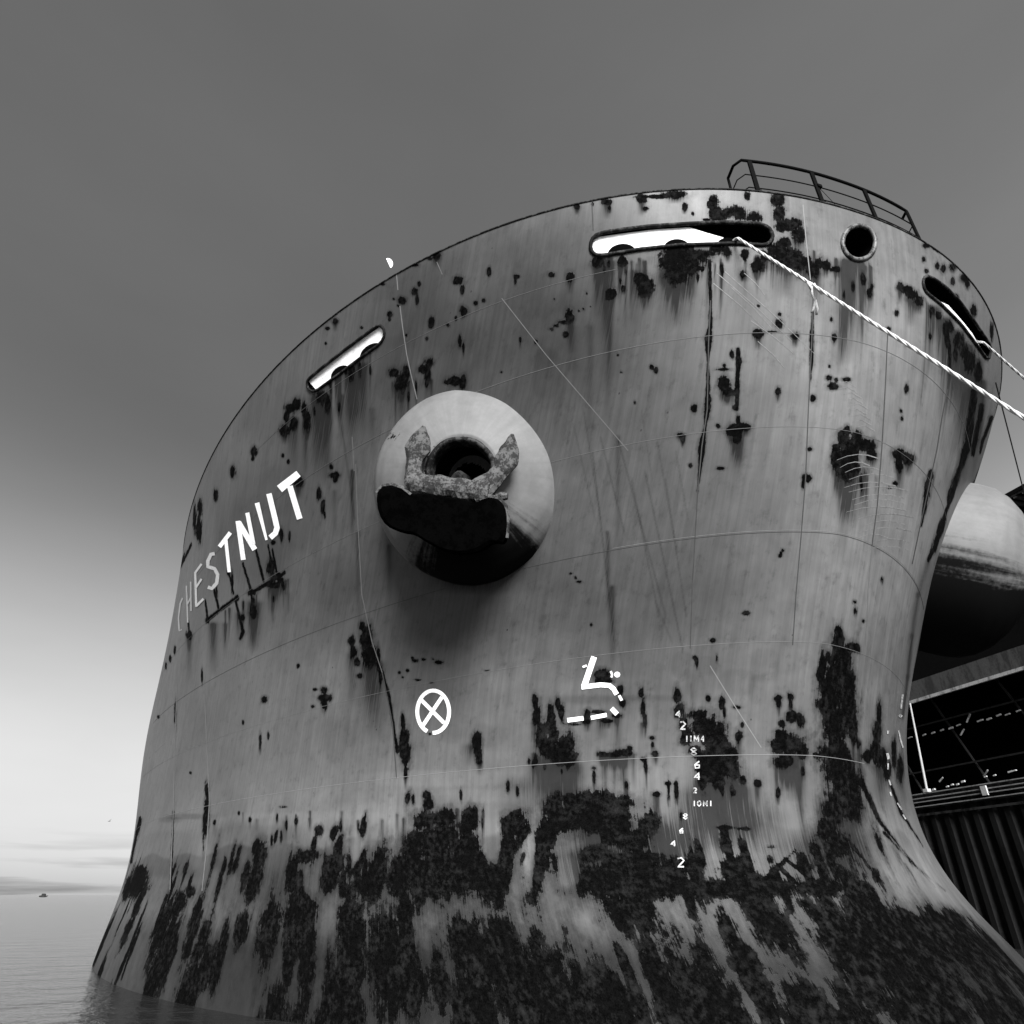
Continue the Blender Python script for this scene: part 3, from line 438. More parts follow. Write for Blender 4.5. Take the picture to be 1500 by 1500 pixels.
# ------------------------------------------------------------------ strips lying on the plating: seams, marks, letters
def ribbon(mb,pts,width,off=.006,step=5,raised=False):
    """pts in photo pixels traced over the hull, width in pixels; laid on the plating"""
    pts=[np.array(p[:2],float) for p in pts]; P=dens([tuple(p) for p in pts],step,False); L=[];Rr=[];n=len(P)
    Wd=width if hasattr(width,'__len__') else (width,width)
    for i,p in enumerate(P):
        a=np.array(P[max(i-1,0)]);b=np.array(P[min(i+1,n-1)]); t=b-a; t/=np.linalg.norm(t)+1e-9; q=np.array([-t[1],t[0]]); wv=Wd[0]+(Wd[1]-Wd[0])*i/max(1,n-1)
        L.append(at(p[0]+q[0]*wv/2,p[1]+q[1]*wv/2,off)); Rr.append(at(p[0]-q[0]*wv/2,p[1]-q[1]*wv/2,off))
    V=[];Fc=[]
    for a,b in zip(L,Rr): V+=[a,b]
    for i in range(n-1): Fc.append((2*i,2*i+1,2*i+3,2*i+2))
    mb.add(V,Fc)
def poly(mb,pl,off=.006):
    c=np.mean(np.array(pl),0); P=dens(pl,5); V=[at(c[0],c[1],off)]+[at(x,y,off) for x,y in P]; n=len(P)
    mb.add(V,[(0,i+1,(i+1)%n+1) for i in range(n)])
def tseam(mb,t,u0,u1,r,n=160,off=0.0,wob=0):
    U=np.linspace(u0,u1,n); P=[hull(u,t+wob*math.sin(u*9))+hn(u,t)*off for u in U]; mb.tube(P,[(r,r)]*n,6)
sp_,sd_,sm_=MB(),MB(),MB()
tseam(sm_,.7688,-.35,.86,.006);tseam(sm_,.636,-.4,.97,.005);tseam(sd_,.4931,-.3,.96,.006);tseam(sp_,.4955,-.25,.25,.004,60);tseam(sm_,.344,-.35,.97,.005);tseam(sp_,.1874,-.1,.96,.006);tseam(sm_,.885,.3,.75,.005)
for pl in ([(1041,440),(1038,500),(1036,600),(1028,655),(1022,720),(1018,790),(1014,860),(1011,950)],[(1191,430),(1189,500),(1184,600),(1180,700),(1173,790),(1166,870),(1161,945)],
 [(1300,490),(1297,560),(1292,650),(1285,740),(1277,800)],[(1388,570),(1380,610),(1372,660),(1350,760),(1336,826)],[(867,297),(869,338)],[(560,985),(575,1060),(581,1140)]): ribbon(sd_,pl,1.6,.004,14)
for pl in ([(1277,800),(1272,860),(1268,945)],[(521,680),(524,760),(530,870),(545,940),(560,985)],[(298,977),(303,1090),(307,1173),(303,1240),(296,1305)],[(260,988),(256,1100),(254,1190),(249,1303)],[(640,384),(648,402)],
 [(735,437),(800,520),(860,590),(920,660)],[(516,640),(519,690)],[(218,1111),(240,1090),(258,1078)]): ribbon(sm_,pl,1.3,.004,14)
for pl in ([(581,402),(583,425)],[(586,448),(590,480),(596,520),(603,552),(611,585)],[(1176,300),(1180,345),(1187,410)],[(1040,975),(1080,1040),(1115,1095)]): ribbon(sp_,pl,1.4,.004,14)
sp_.build('pale_weld_seams',MT['seaml'],ship);sd_.build('dark_weld_seams',MT['seamd'],ship);sm_.build('grey_weld_seams',MT['seamm'],ship)
sc_=MB(); rr=random.Random(3)
for i in range(15):
    y=668+i*9.5+rr.uniform(-2,2); x0=1225+i*3+rr.uniform(-10,10); x1=min(1352-i*1.5,x0+rr.uniform(40,95)); P=[]
    for j in range(5):
        f=j/4; P.append((x0+(x1-x0)*f,y+14*(f-.55)**2*2-8*(1-f)*.2-6*f*.2))
    ribbon(sc_,P,(.5,1.7),.004,10)
for i in range(9):
    x=1225+rr.uniform(-6,12)+i*2;y=562+i*8; ribbon(sc_,[(x,y),(x+14,y-3),(x+28,y+5)],(.5,1.4),.004,8)
for a,b,c_,d in ((1050,400,1160,500),(1062,398,1200,525),(1070,420,1130,480),(1045,415,1120,482),(1090,400,1120,432),(1100,470,1165,520),(1110,500,1150,540)): ribbon(sc_,[(a,b),((a+c_)/2+2,(b+d)/2-1),(c_,d)],(1.2,.5),.004,10)
sc_.build('mooring_scuffs',MT['scuff'],ship)
# name on the starboard bow
def letter(name,strokes,mat):
    mb=MB()
    for k,(pl,w_) in enumerate(strokes): ribbon(mb,pl,w_,.012+.0025*k,4)
    return mb.build(name,mat,ship)
letter('letter_t',[([(410,716.3),(437.8,693.7)],(12,10)),([(425.2,712),(439.7,760)],8.5)],MT['white'])
letter('letter_u',[([(377,736.5),(391,791)],(7,3.5)),([(394.6,723),(404.5,764),(406.5,773),(404,781),(396.5,787.5)],8)],MT['white'])
letter('letter_n',[([(349,763),(357,820)],7),([(350,765),(374,805)],8),([(363,751),(372,797)],6)],MT['white'])
letter('letter_t',[([(322,801),(338,780)],6),([(331.5,791),(336.5,838)],5)],MT['white'])
letter('letter_s',[([(315,811),(309.5,812),(305,822),(305,830),(315,833),(319.5,842),(318,854),(311,862),(305,860)],5.2)],MT['white2'])
letter('letter_e',[([(286.5,838),(288,889)],3.2),([(286.5,839),(296,826)],3.2),([(287.5,861),(296,848)],3),([(288,888),(299,877)],3.4)],MT['white2'])
letter('letter_h',[([(273.6,858),(275.5,912)],2.2),([(280,852),(280.5,895)],2.2),([(274.5,886),(280.5,875)],2.4)],MT['white3'])
letter('letter_c',[([(268,876),(264.5,884),(262,905),(263,924),(267,922)],2.2)],MT['white3'])
# bulb mark, thruster mark, draught marks
mb=MB()
for k,(pl,w_) in enumerate([([(870.5,962),(855.5,1006)],8.5),([(852,1006.5),(880,1003),(893,1004),(899,1009),(903.5,1017)],7),([(907,1018.5),(911,1026)],4),([(896,1037.5),(904,1046)],7),([(831.5,1055),(855,1052)],6.5),([(866,1051.5),(889,1047)],6),([(895,983),(897,988),(896,992)],3),([(854,977),(860,974.5)],3)]):
    ribbon(mb,pl,w_,.012+.002*k,4)
poly(mb,[(904.2+4.4*math.cos(a),988+4.2*math.sin(a)) for a in np.linspace(0,2*math.pi,13)[:-1]],.012); mb.build('bulb_mark',MT['white'],ship)
for q in ((883,988,11,8,5),(878,996,6,4,0),(890,996,7,5,0),(907,1013,5,6,0),(911,1030,5,7,0),(902,1048,8,5,6),(861,1046,6,8,6),(875,1043,10,3,0),(858,1056,7,5,5),(890,1052,10,3,4),(885,1008,12,1.5,0)): pass
mb=MB(); el=[(635+23.3*math.cos(a),1042.5+31*math.sin(a)) for a in np.linspace(R(112),R(112)+R(340),40)]
ribbon(mb,el,5.6,.012,5);ribbon(mb,[(618,1025.5),(651,1059)],5.6,.0145,5);ribbon(mb,[(648,1021),(620,1063)],5.6,.017,5); mb.build('thruster_mark',MT['white'],ship)
SEG={'2':[[(0,0),(.6,-.1),(1,.25),(.1,1),(1,1)]],'1':[[(.5,0),(.5,1)]],'M':[[(0,1),(0,0),(.5,.7),(1,0),(1,1)]],'8':[[(.5,0),(.05,.25),(.95,.75),(.5,1),(.05,.75),(.95,.25),(.5,0)]],
 '6':[[(.9,0),(.1,.5),(.2,1),(.9,.95),(.9,.55),(.15,.55)]],'4':[[(.8,1),(.8,0),(0,.65),(1,.65)]],'0':[[(.5,0),(0,.3),(0,.7),(.5,1),(1,.7),(1,.3),(.5,0)]]}
def glyph(mb,ch,x,y,w_,h,th):
    for pl in SEG[ch]: ribbon(mb,[(x+(a-.5)*w_,y+(b-.5)*h) for a,b in pl],th,.014,3)
def gl(ch,*a):
    mk=MB(); glyph(mk,ch,*a); mk.build('draught_mark',MT['mark'],ship)
for s,x,y,h in (('4',993,1046,9),('2',1000,1063,10),('8',1016,1101,11),('6',1021,1120,10),('4',1021,1137,10),('2',1018,1158,6),('8',1004,1196,8),('6',998,1217,7),('4',986,1236,8),('2',997,1264,12)): gl(s,x,y,h*.8,h,2.3)
for s,x in (('1',1006),('1',1012),('M',1020),('4',1029)): gl(s,x,1082,6 if s=='M' else 4,9,1.8)
for s,x in (('1',1017),('0',1024),('M',1033),('1',1041)): gl(s,x,1177,5,8,1.8)
for pl,w_ in (([(1321.5,1017),(1319,1038)],2.6),([(1316.5,1047),(1320,1050)],4.6),([(1316,1070),(1318,1082),(1322,1095)],2.2),([(1300,1070),(1300,1075)],3),([(1299,1103),(1301,1112)],4),([(1300,1118),(1300,1127)],2.2),([(1301,1142),(1304,1150)],2.2),([(1303,1160),(1305,1166)],2),([(1314,1176),(1320,1186)],2),([(1322,1193),(1326,1200)],2)): mk=MB(); ribbon(mk,pl,w_,.012,4); mk.build('draught_mark',MT['mark'],ship)
# ------------------------------------------------------------------ fairleads
def atd(px,py,depth):
    u,t=ut(px,py); p=hull(u,t); n=hn(u,t); d=ray(px,py); return p+d*depth/max(.25,abs(d@n))
def opening(key,name,rimr,rimmat,white=None,rollers=(),plates=None,depth=.45):
    pl=OUT[key]; P=dens(pl,5); S=[(at(x,y),hn(*ut(x,y))) for x,y in P]; k=len(P); mb=MB()
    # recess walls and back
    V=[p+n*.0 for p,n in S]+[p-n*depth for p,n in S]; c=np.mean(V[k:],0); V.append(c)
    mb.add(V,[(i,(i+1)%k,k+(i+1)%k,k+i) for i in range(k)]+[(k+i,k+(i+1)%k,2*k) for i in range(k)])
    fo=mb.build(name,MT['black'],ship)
    r=MB(); r.tube([p+n*.01 for p,n in S],[(rimr,rimr)]*k,8,closed=True); r.build('fairlead_rim',rimmat,fo,True)
    if white:
        w_=MB(); W=dens(white,6); cx,cy=np.mean(np.array(W),0); V=[atd(cx,cy,.035)]+[atd(x,y,.035) for x,y in W]; n=len(W); w_.add(V,[(0,i+1,(i+1)%n+1) for i in range(n)]); w_.build('sky_stand_in_plate',MT['plate'],fo)  # added plate: bright sky through the opening, painted as a white sheet
    for pts in rollers:
        w_=MB(); W=dens(pts,4); n=len(W); V=[atd(x,y,.0) for x,y in W]+[atd(x,y,.03) for x,y in W]; w_.add(V,[tuple(range(n)),tuple(range(2*n-1,n-1,-1))]+[(i,(i+1)%n,n+(i+1)%n,n+i) for i in range(n)]); w_.build('roller',MT['black'],fo)
    return fo
def arc(cx,cy,rx,ry,tilt=0,a0=180,a1=360,n=12):
    o=[]
    for a in np.linspace(R(a0),R(a1),n):
        x,y=rx*math.cos(a),ry*math.sin(a); o.append((cx+x*math.cos(tilt)-y*math.sin(tilt),cy+x*math.sin(tilt)+y*math.cos(tilt)))
    return o
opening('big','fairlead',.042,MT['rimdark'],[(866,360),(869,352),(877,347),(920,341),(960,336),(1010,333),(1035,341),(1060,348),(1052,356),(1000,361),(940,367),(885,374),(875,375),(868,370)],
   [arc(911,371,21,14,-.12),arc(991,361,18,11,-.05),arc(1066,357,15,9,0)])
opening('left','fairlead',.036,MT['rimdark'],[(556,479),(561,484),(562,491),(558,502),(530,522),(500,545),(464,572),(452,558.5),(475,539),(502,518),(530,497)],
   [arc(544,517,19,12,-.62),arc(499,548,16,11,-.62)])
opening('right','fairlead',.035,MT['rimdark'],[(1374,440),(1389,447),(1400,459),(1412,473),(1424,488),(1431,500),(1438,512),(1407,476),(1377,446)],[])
chk=opening('chock','mooring_chock',.05,MT['rimlight'],None,[],depth=.6)
# small drain holes
# ------------------------------------------------------------------ anchor bolsters and anchors
def bolster(side):
    C=at(689,707); Mp=EYE+ray(674,690)*(np.linalg.norm(C-EYE)-1.15); A=(Mp-C); hgt=np.linalg.norm(A); A/=hgt
    return C,A,hgt
def bell_mat():
    m,t,N,L,P=nodes('bolster_paint'); tc=N.new('ShaderNodeTexCoord'); v=tc.outputs['Object']
    at_=N.new('ShaderNodeAttribute'); at_.attribute_name='grime_shade'; sp=N.new('ShaderNodeSeparateColor'); L.new(at_.outputs['Color'],sp.inputs[0])
    uv=N.new('ShaderNodeUVMap'); uv.uv_map='polar'; st=NZ(N,L,uv.outputs[0],1,5,.6,(26,1.2,1)); n1=NZ(N,L,v,1.6,6,.6); n2=NZ(N,L,v,9,6,.65)
    tone=M1(N,L,'MULTIPLY',MR(N,L,n1,.3,.7,.85,1.12),.125); tone=M1(N,L,'MULTIPLY',tone,MR(N,L,st,.35,.65,.92,1.06)); tone=M1(N,L,'MULTIPLY',tone,MR(N,L,n2,.3,.7,.95,1.05))
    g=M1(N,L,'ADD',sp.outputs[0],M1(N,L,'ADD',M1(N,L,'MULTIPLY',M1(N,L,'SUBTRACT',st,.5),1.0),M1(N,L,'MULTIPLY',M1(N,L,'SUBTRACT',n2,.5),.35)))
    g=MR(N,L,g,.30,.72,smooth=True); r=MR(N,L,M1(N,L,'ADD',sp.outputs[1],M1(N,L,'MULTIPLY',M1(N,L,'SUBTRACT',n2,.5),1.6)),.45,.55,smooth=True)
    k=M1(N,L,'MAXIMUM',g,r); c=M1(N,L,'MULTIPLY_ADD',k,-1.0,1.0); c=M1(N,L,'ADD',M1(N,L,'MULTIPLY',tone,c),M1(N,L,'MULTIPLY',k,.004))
    L.new(c,P.inputs['Base Color']); P.inputs['Roughness'].default_value=.6; L.new(MR(N,L,k,0,1,.2,.02),P.inputs['Specular IOR Level'])
    b=N.new('ShaderNodeBump'); b.inputs['Strength'].default_value=.15; b.inputs['Distance'].default_value=.03; L.new(n1,b.inputs['Height']); L.new(b.outputs[0],P.inputs['Normal']); return m
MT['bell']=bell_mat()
def grime_shade(me,prof,n,g0=1.35):  # black lower sector: mud and rust plus the underside's shade, painted in
    a=me.attributes.new('grime_shade','FLOAT_COLOR','POINT'); D=np.zeros((len(prof),n,4),np.float32)
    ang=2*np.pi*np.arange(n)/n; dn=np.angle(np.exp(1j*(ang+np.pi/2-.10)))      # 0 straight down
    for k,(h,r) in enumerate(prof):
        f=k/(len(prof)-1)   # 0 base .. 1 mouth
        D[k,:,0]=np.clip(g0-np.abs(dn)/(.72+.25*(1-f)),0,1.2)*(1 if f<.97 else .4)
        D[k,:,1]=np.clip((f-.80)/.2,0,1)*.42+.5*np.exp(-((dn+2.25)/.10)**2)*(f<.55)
    a.data.foreach_set('color',D.ravel())
    uv=me.uv_layers.new(name='polar'); vi=np.zeros(len(me.loops),np.int32); me.loops.foreach_get('vertex_index',vi)
    u=np.abs((vi%n)/n-.5)*2; vv=(vi//n)/len(prof); uv.data.foreach_set('uv',np.stack([u,vv],1).astype(np.float32).ravel())
C,A,HG=bolster(1); print('bolster',C,A,HG,proj(C+A*HG))
def revolve(C,A,prof,n=96,wob=0.):
    e1=np.cross([0,0,1.],A);e1/=np.linalg.norm(e1);e2=np.cross(A,e1);V=[];Fc=[]
    for k,(h,r) in enumerate(prof):
        for j in range(n):
            a=2*math.pi*j/n; q=r*(1+wob*math.sin(3*a+1)+wob*.6*math.sin(7*a)); V.append(C+A*h+(e1*math.cos(a)+e2*math.sin(a))*q)
    for k in range(len(prof)-1):
        for j in range(n): Fc.append((k*n+j,k*n+(j+1)%n,(k+1)*n+(j+1)%n,(k+1)*n+j))
    return V,Fc
mir=lambda V:[np.array([v[0],-v[1],v[2]]) for v in V]
cr_,sr_=math.cos(R(-34)),math.sin(R(-34)); Rm=np.array([[cr_,-sr_,0],[sr_,cr_,0],[0,0,1.]])
turned=lambda v: mir([C+np.array([.1,-.55,-.30])+Rm@((q-C)*1.07) for q in v])
prof=[(-1.6,2.24),(-.8,2.27),(-.2,2.26),(.1,2.21),(.35,2.07),(.6,1.82),(.8,1.50),(.95,1.16),(1.03,.90),(1.06,.80),(1.05,.72)]
sc_h=HG/1.06
prof=[(h*sc_h if h>0 else h,r) for h,r in prof]
pa=np.array(prof); pk=np.linspace(0,len(prof)-1,41); prof=[(float(np.interp(q,np.arange(len(pa)),pa[:,0])),float(np.interp(q,np.arange(len(pa)),pa[:,1]))) for q in pk]
lip=[(HG-.00,.75),(HG+.05,.72),(HG+.05,.67),(HG-.02,.63),(HG-.35,.61)]
inner=[(HG-.35,.615),(HG-.9,.6),(HG-1.6,.55),(HG-1.62,.01)]
for s in (0,1):
    f=turned if s else (lambda v:v)
    V,Fc=revolve(C,A,prof,128,.004); b=mesh('anchor_bolster',f(V),Fc,MT['bell'],ship,True); grime_shade(b.data,prof,128,1.75 if s else 1.35); b['label']='port anchor bolster' if s else 'starboard anchor bolster'  # port sector reaches higher, painting that bolster's shaded side darker
    V,Fc=revolve(C,A,lip,96,.012); mesh('hawse_lip',f(V),Fc,MT['rimdark'],b,True)
    V,Fc=revolve(C,A,inner,64); mesh('hawse_pipe',f(V),Fc,MT['black'],b,True)
E1=np.cross([0,0,1.],A);E1/=np.linalg.norm(E1);E2=np.cross(A,E1)
def jag(V,amp,seed=1):
    r=np.random.default_rng(seed); return [v+r.normal(0,amp,3) for v in V]
def anchor(f,label):
    root=empty('ship_anchor',tuple(f([C+A*HG])[0]),label,'anchor')
    def pl(d): return C+A*(HG+d)
    # crown: one cast slab, its underside turned to the water
    out=[(551,724),(558,714),(572,712),(588,716),(598,724),(604,726),(616,722),(650,727),(682,732),(698,737),(716,728),(730,731),(740,742),(743,762),(741,789),(735,796),(722,793),(704,806),(680,812),(650,808),(626,795),(604,781),(585,779),(566,771),(554,752)]
    out=smooth_closed(out,1); n=len(out); d0=.62
    F_=[onplane(x,y,pl(d0),A) for x,y in out]; c=np.mean(F_,0)
    rings=[[c+(v-c)*.93+A*.05 for v in F_],F_,[v-A*.30 for v in F_],[c+(v-c)*.9-A*.42 for v in F_]]
    V=sum(rings,[]); Fc=[tuple(range(n))]
    for k in range(3): Fc+=[(k*n+i,k*n+(i+1)%n,(k+1)*n+(i+1)%n,(k+1)*n+i) for i in range(n)]
    Fc.append(tuple(range(4*n-1,3*n-1,-1)))
    cr=mesh('crown',f(V),Fc,MT['crown'],root)
    for edge in ([(552,722),(560,712),(574,710),(590,715),(602,725)],[(700,735),(716,727),(731,730),(741,742),(744,762),(742,788)]):
        mb=MB(); mb.tube([onplane(x,y,pl(d0-.04),A) for x,y in dens(edge,5,False)],.042,6); mesh('crown_edge',f(mb.V),mb.F,MT['anchor'],root)
    # head joining the flukes
    mb=MB(); P=[onplane(x,y,pl(.48),A) for x,y in dens([(598,706),(628,712),(660,716),(700,722),(716,724)],5,False)]
    mb.tube(P,[(.235+.02*math.sin(i*.9),.2) for i in range(len(P))],12,flat=E2); mesh('head',f(jag(mb.V,.008,2)),mb.F,MT['anchor'],root)
    for q,(pts,ws,dd) in enumerate(([[(609,722),(606,700),(606,684),(609,668),(614,650),(618,634),(621,625)],[.20,.17,.15,.15,.25,.18,.03],[.45,.42,.36,.3,.27,.24,.2]],
                                    [[(690,726),(706,716),(722,703),(735,688),(744,670),(748,652),(750,637)],[.24,.22,.18,.15,.22,.17,.03],[.5,.45,.4,.33,.29,.25,.2]])):
        mb=MB(); D=dens([(a,b) for a,b in pts],4,False); nn=len(D); xs=np.linspace(0,1,nn); xk=np.linspace(0,1,len(pts))
        P=[onplane(x,y,pl(float(np.interp(s,xk,dd))),A) for (x,y),s in zip(D,xs)]; wv=np.interp(xs,xk,ws)
        mb.tube(P,[(float(a)*1.18,.06+.12*float(a)+.06*(1-s)) for a,s in zip(wv,xs)],10,flat=np.cross(A,P[-1]-P[0])); mesh('fluke',f(jag(mb.V,.004,q+5)),mb.F,MT['anchor'],root)
    mb=MB(); mb.tube([C+A*(HG+.42)-E2*.3,C+A*(HG+.1)-E2*.18,C+A*(HG-1.3)],[(.17,.12),(.17,.12),(.14,.1)],10); mesh('shank',f(mb.V),mb.F,MT['dark'],root)
    for x,y in ((608,735),(735,735)):   # tripping lugs behind the crown
        mb=MB(); p=onplane(x,y-8,pl(.35),A); mb.tube([p-E1*.12,p,p+E1*.12],[.07,.10,.07],8)
        mesh('tripping_lug',f(jag(mb.V,.005)),mb.F,MT['anchor'],root)
anchor(lambda v:v,'rusty stockless anchor drawn into the round pale starboard bolster')
if 0: anchor(mir,'anchor housed on the port bolster behind the stem')
# ------------------------------------------------------------------ bow handrail
def rimpt(px,py,inb=.05):
    u,_=ut(px,py); p=hull(u,1.); n=hn(u,.99); n[2]=0; return p-n*inb,u
hr=ship
rail=MB(); B0,u0=rimpt(1113,279); B1,u1=rimpt(1352,350)
hrail=mesh('handrail',[(0,0,0)],[],None,ship) if False else None
HT=1.12
def rimcurve(ua,ub,n): return [hull(u,1.)-np.array([*(hn(u,.99)[:2]),0])*.05 for u in np.linspace(ua,ub,n)]
cur=rimcurve(u0,u1,26); inb=-np.array([*(hn(u0,.99)[:2]),0]); tan=(cur[0]-cur[1]);tan/=np.linalg.norm(tan)
start=[cur[0]+tan*.30+inb*.45,cur[0]+tan*.30+inb*.15,cur[0]+tan*.18]
inb2=-np.array([*(hn(u1,.99)[:2]),0]); path=start+cur+[cur[-1]+inb2*.15-tan*0+np.array([-.05,.1,0])]
Z=np.array([0,0,1.])
rail.tube([p+Z*HT for p in path],.032,8); ro=rail.build('top_rail',MT['rail'],ship,True)
for h in (.62,.18):
    r_=MB(); r_.tube([p+Z*h for p in path],.014,6); r_.build('mid_rail',MT['rail'],ship,True)
for px,py in ((1113,279),(1208,295),(1288,321),(1352,350)):
    p,u=rimpt(px,py); n=hn(u,.99); n[2]=0;n/=np.linalg.norm(n); t=np.cross(n,Z); mb=MB(); mb.box(p+Z*HT/2,n*.02,t*.045,Z*(HT/2)); mb.box(p+Z*.05-n*.03,n*.07,t*.06,Z*.03); mb.build('rail_post',MT['rail'],ship)
mb=MB(); mb.tube([start[0]-Z*.4,start[0]+Z*HT],.03,8); mb.build('rail_post',MT['rail'],ship)
mb=MB(); p=cur[9]+Z*.62; mb.box(p,(.05,0,0),(0,.05,0),(0,0,.04)); mb.tube([p,cur[11]+Z*.02],.006,5); mb.tube([p,cur[9]+Z*.02],.005,5); mb.build('rail_clamp',MT['rail'],ship)
# ------------------------------------------------------------------ mooring ropes
def rope(name,P,r,label,extra=None,group=None):
    root=empty(name,tuple(P[0]),label,'rope',**({'group':group} if group else {}))
    Q=[];n=len(P)
    for a,b in zip(P,P[1:]):
        k=max(2,int(np.linalg.norm(b-a)/.12)); Q+=[a+(b-a)*i/k for i in range(k)]
    Q.append(P[-1]); mb=MB(); T_=P[-1]-P[0]; T_/=np.linalg.norm(T_); a1=np.cross(T_,[0,0,1.]); a1/=np.linalg.norm(a1); a2=np.cross(T_,a1); Ld=len(Q)
    Q=[q-np.array([0,0,.0]) for q in Q]; Q2=[]
    for a,b in zip(Q,Q[1:]): Q2+=[a,(a+b)/2]
    for k_ in range(3): mb.tube([q+(a1*math.cos(i*.62+k_*2.094)+a2*math.sin(i*.62+k_*2.094))*r*.52 for i,q in enumerate(Q2)],r*.56,6)
    mb.build('line',MT['rope'],root,True)
    if extra:
        mb=MB(); 
        for E_ in extra: mb.tube(E_,r*.8,8)
        mb.build('knot',MT['rope'],root,True)
    return root
def toquay(S_,px,py):
    # where the line seen running from S_ through that sight line comes down on the quay edge
    n=np.cross(S_-EYE,ray(px,py)); z=QZ_+.35; y=21.4; x=EYE[0]-((y-EYE[1])*n[1]+(z-EYE[2])*n[2])/n[0]; q=np.array([x,y,z]); print('quay end',q); return q
QZ_=float((EYE+ray(1500,1140)*((21.0-EYE[1])/ray(1500,1140)[1]))[2])
def onseg(S,E,px,py):
    # point of the 3D line S-E nearest to the given sight line
    d=ray(px,py);v=E-S; w0=EYE-S; a=d@d;b=d@v;c=v@v; D=a*c-b*b; s=(a*(v@w0)-b*(d@w0))/D; return S+v*s
S=at(1078,354,.12); E1_=EYE+ray(1500,612)*11.0; tip=S+(E1_-S)*((S[2]+2.1)/(S[2]-E1_[2])); print('rope end',tip)
kn=onseg(S,tip,1190,419)
def near(px,py,ref): return onplane(px,py,ref,FW)
rope('mooring_rope',[atd(1070,354,.1),S,tip],.029,'long pale rope from the wide fairlead with a knotted tail hanging',
   [[near(1183,413,kn),near(1188,424,kn),near(1193,416,kn),near(1198,424,kn),near(1190,419,kn)],[near(1189,420,kn),near(1190,432,kn),near(1194,440,kn),near(1192,452,kn),near(1189,458,kn)],[near(1194,440,kn),near(1197,452,kn),near(1196,461,kn)],[near(1196,421,kn),near(1204,430,kn),near(1208,428,kn)]])
S2=at(1432,503,.12); rope('mooring_rope',[atd(1430,500,.1),S2,toquay(S2,1500,554)],.028,'short pale rope leaving the narrow fairlead at the right edge')
S3=at(1455,560,.05); E3=toquay(S3,1500,728); wr=empty('mooring_wire',tuple(S3),'thin dark wire hanging beside the port bow','wire'); mb=MB(); mb.tube([S3+(E3-S3)*f_-np.array([0,0,1.2*f_*(1-f_)]) for f_ in np.linspace(0,1,14)],.016,6); mb.build('line',MT['wire'],wr)
# ------------------------------------------------------------------ water
def water_mat():
    m,t,N,L,P=nodes('harbour_water'); tc=N.new('ShaderNodeTexCoord'); v=tc.outputs['Object']
    P.inputs['Base Color'].default_value=(.02,.02,.02,1); P.inputs['Roughness'].default_value=.16
    h=M1(N,L,'ADD',NZ(N,L,v,.9,6,.6,(1,.5,1)),M1(N,L,'MULTIPLY',NZ(N,L,v,4,4,.6),.3)); b=N.new('ShaderNodeBump'); b.inputs['Strength'].default_value=.5; b.inputs['Distance'].default_value=.25; L.new(h,b.inputs['Height']); L.new(b.outputs[0],P.inputs['Normal']); return m
wtr=mesh('water',[(-9000,-9000,-2),(9000,-9000,-2),(9000,9000,-2),(-9000,9000,-2)],[(0,1,2,3)],water_mat()); wtr['kind']='structure'
# ------------------------------------------------------------------ quay and warehouse on the port side
def aty(px,py,Y): d=ray(px,py); return EYE+d*((Y-EYE[1])/d[1])
QY=21.0; qz=aty(1500,1140,QY)[2]; BY=30.; wz=aty(1500,740,BY)[2]; print('quay z',qz,'beam',aty(1500,978,BY),'eave',wz, aty(1335,1175,QY))
X0,X1=40,-110
qw=empty('quay_wall',(0,QY,-2),'dark sheet pile quay wall below the white lined kerb','quay wall'); mb=MB(); V=[];Fc=[]
x=X0;k=0;zt=qz-.28
while x>X1:
    for dx,dy in ((0,0),(.28,0),(.40,.22),(.68,.22)):
        V+=[(x-dx,QY+dy,-3),(x-dx,QY+dy,zt)]
    x-=.8
n=len(V)//2; mb.add(V,[(2*i,2*i+1,2*i+3,2*i+2) for i in range(n-1)]); mb.build('sheet_piles',MT['quay'],qw)
for i,yy in enumerate((1140,1147.5,1154,1162)):
    z=aty(1500,yy,QY)[2]; mb=MB(); mb.box(((X0+X1)/2,QY-.10-.015*i,z),((X0-X1)/2,0,0),(0,.05,0),(0,0,.022)); mb.build('kerb_rail',MT['cap'],qw)
mb=MB(); mb.box(((X0+X1)/2,QY+.25,qz-.17),((X0-X1)/2,0,0),(0,.27,0),(0,0,.19)); mb.build('kerb',MT['dark'],qw)
p=aty(1442,1158,QY-.2); mb=MB(); mb.box(p,(.14,0,0),(0,.04,0),(0,0,.2)); mb.build('ladder_plate',MT['white2'],qw)
qd=mesh('quay_ground',[(X0,QY+.5,qz-.02),(X1,QY+.5,qz-.02),(X1,200,qz-.02),(X0,200,qz-.02)],[(0,1,2,3)],MT['quay']); qd['kind']='structure'
wh=empty('dark_warehouse',(0,BY,qz),'black dockside warehouse with ribbed eaves behind the stem','warehouse')
mb=MB(); zb=aty(1500,978,BY)[2]; zf=aty(1500,946,BY)[2]
mb.box(((X0+X1)/2,BY+.6,(zf+wz)/2),((X0-X1)/2,0,0),(0,.3,0),(0,0,(wz-zf)/2)); mb.box(((X0+X1)/2,BY+13,(qz+wz)/2),((X0-X1)/2,0,0),(0,.2,0),(0,0,(wz-qz)/2)); mb.build('wall',MT['shed'],wh)
mb=MB(); mb.box(((X0+X1)/2,BY,(zf+zb)/2+.0),((X0-X1)/2,0,0),(0,.22,0),(0,0,(zf-zb)/2)); mb.build('fascia',MT['concrete'],wh)
mb=MB(); mb.box(((X0+X1)/2,BY-.3,zb-.12),((X0-X1)/2,0,0),(0,.1,0),(0,0,.10)); mb.build('edge_beam',MT['beam'],wh)
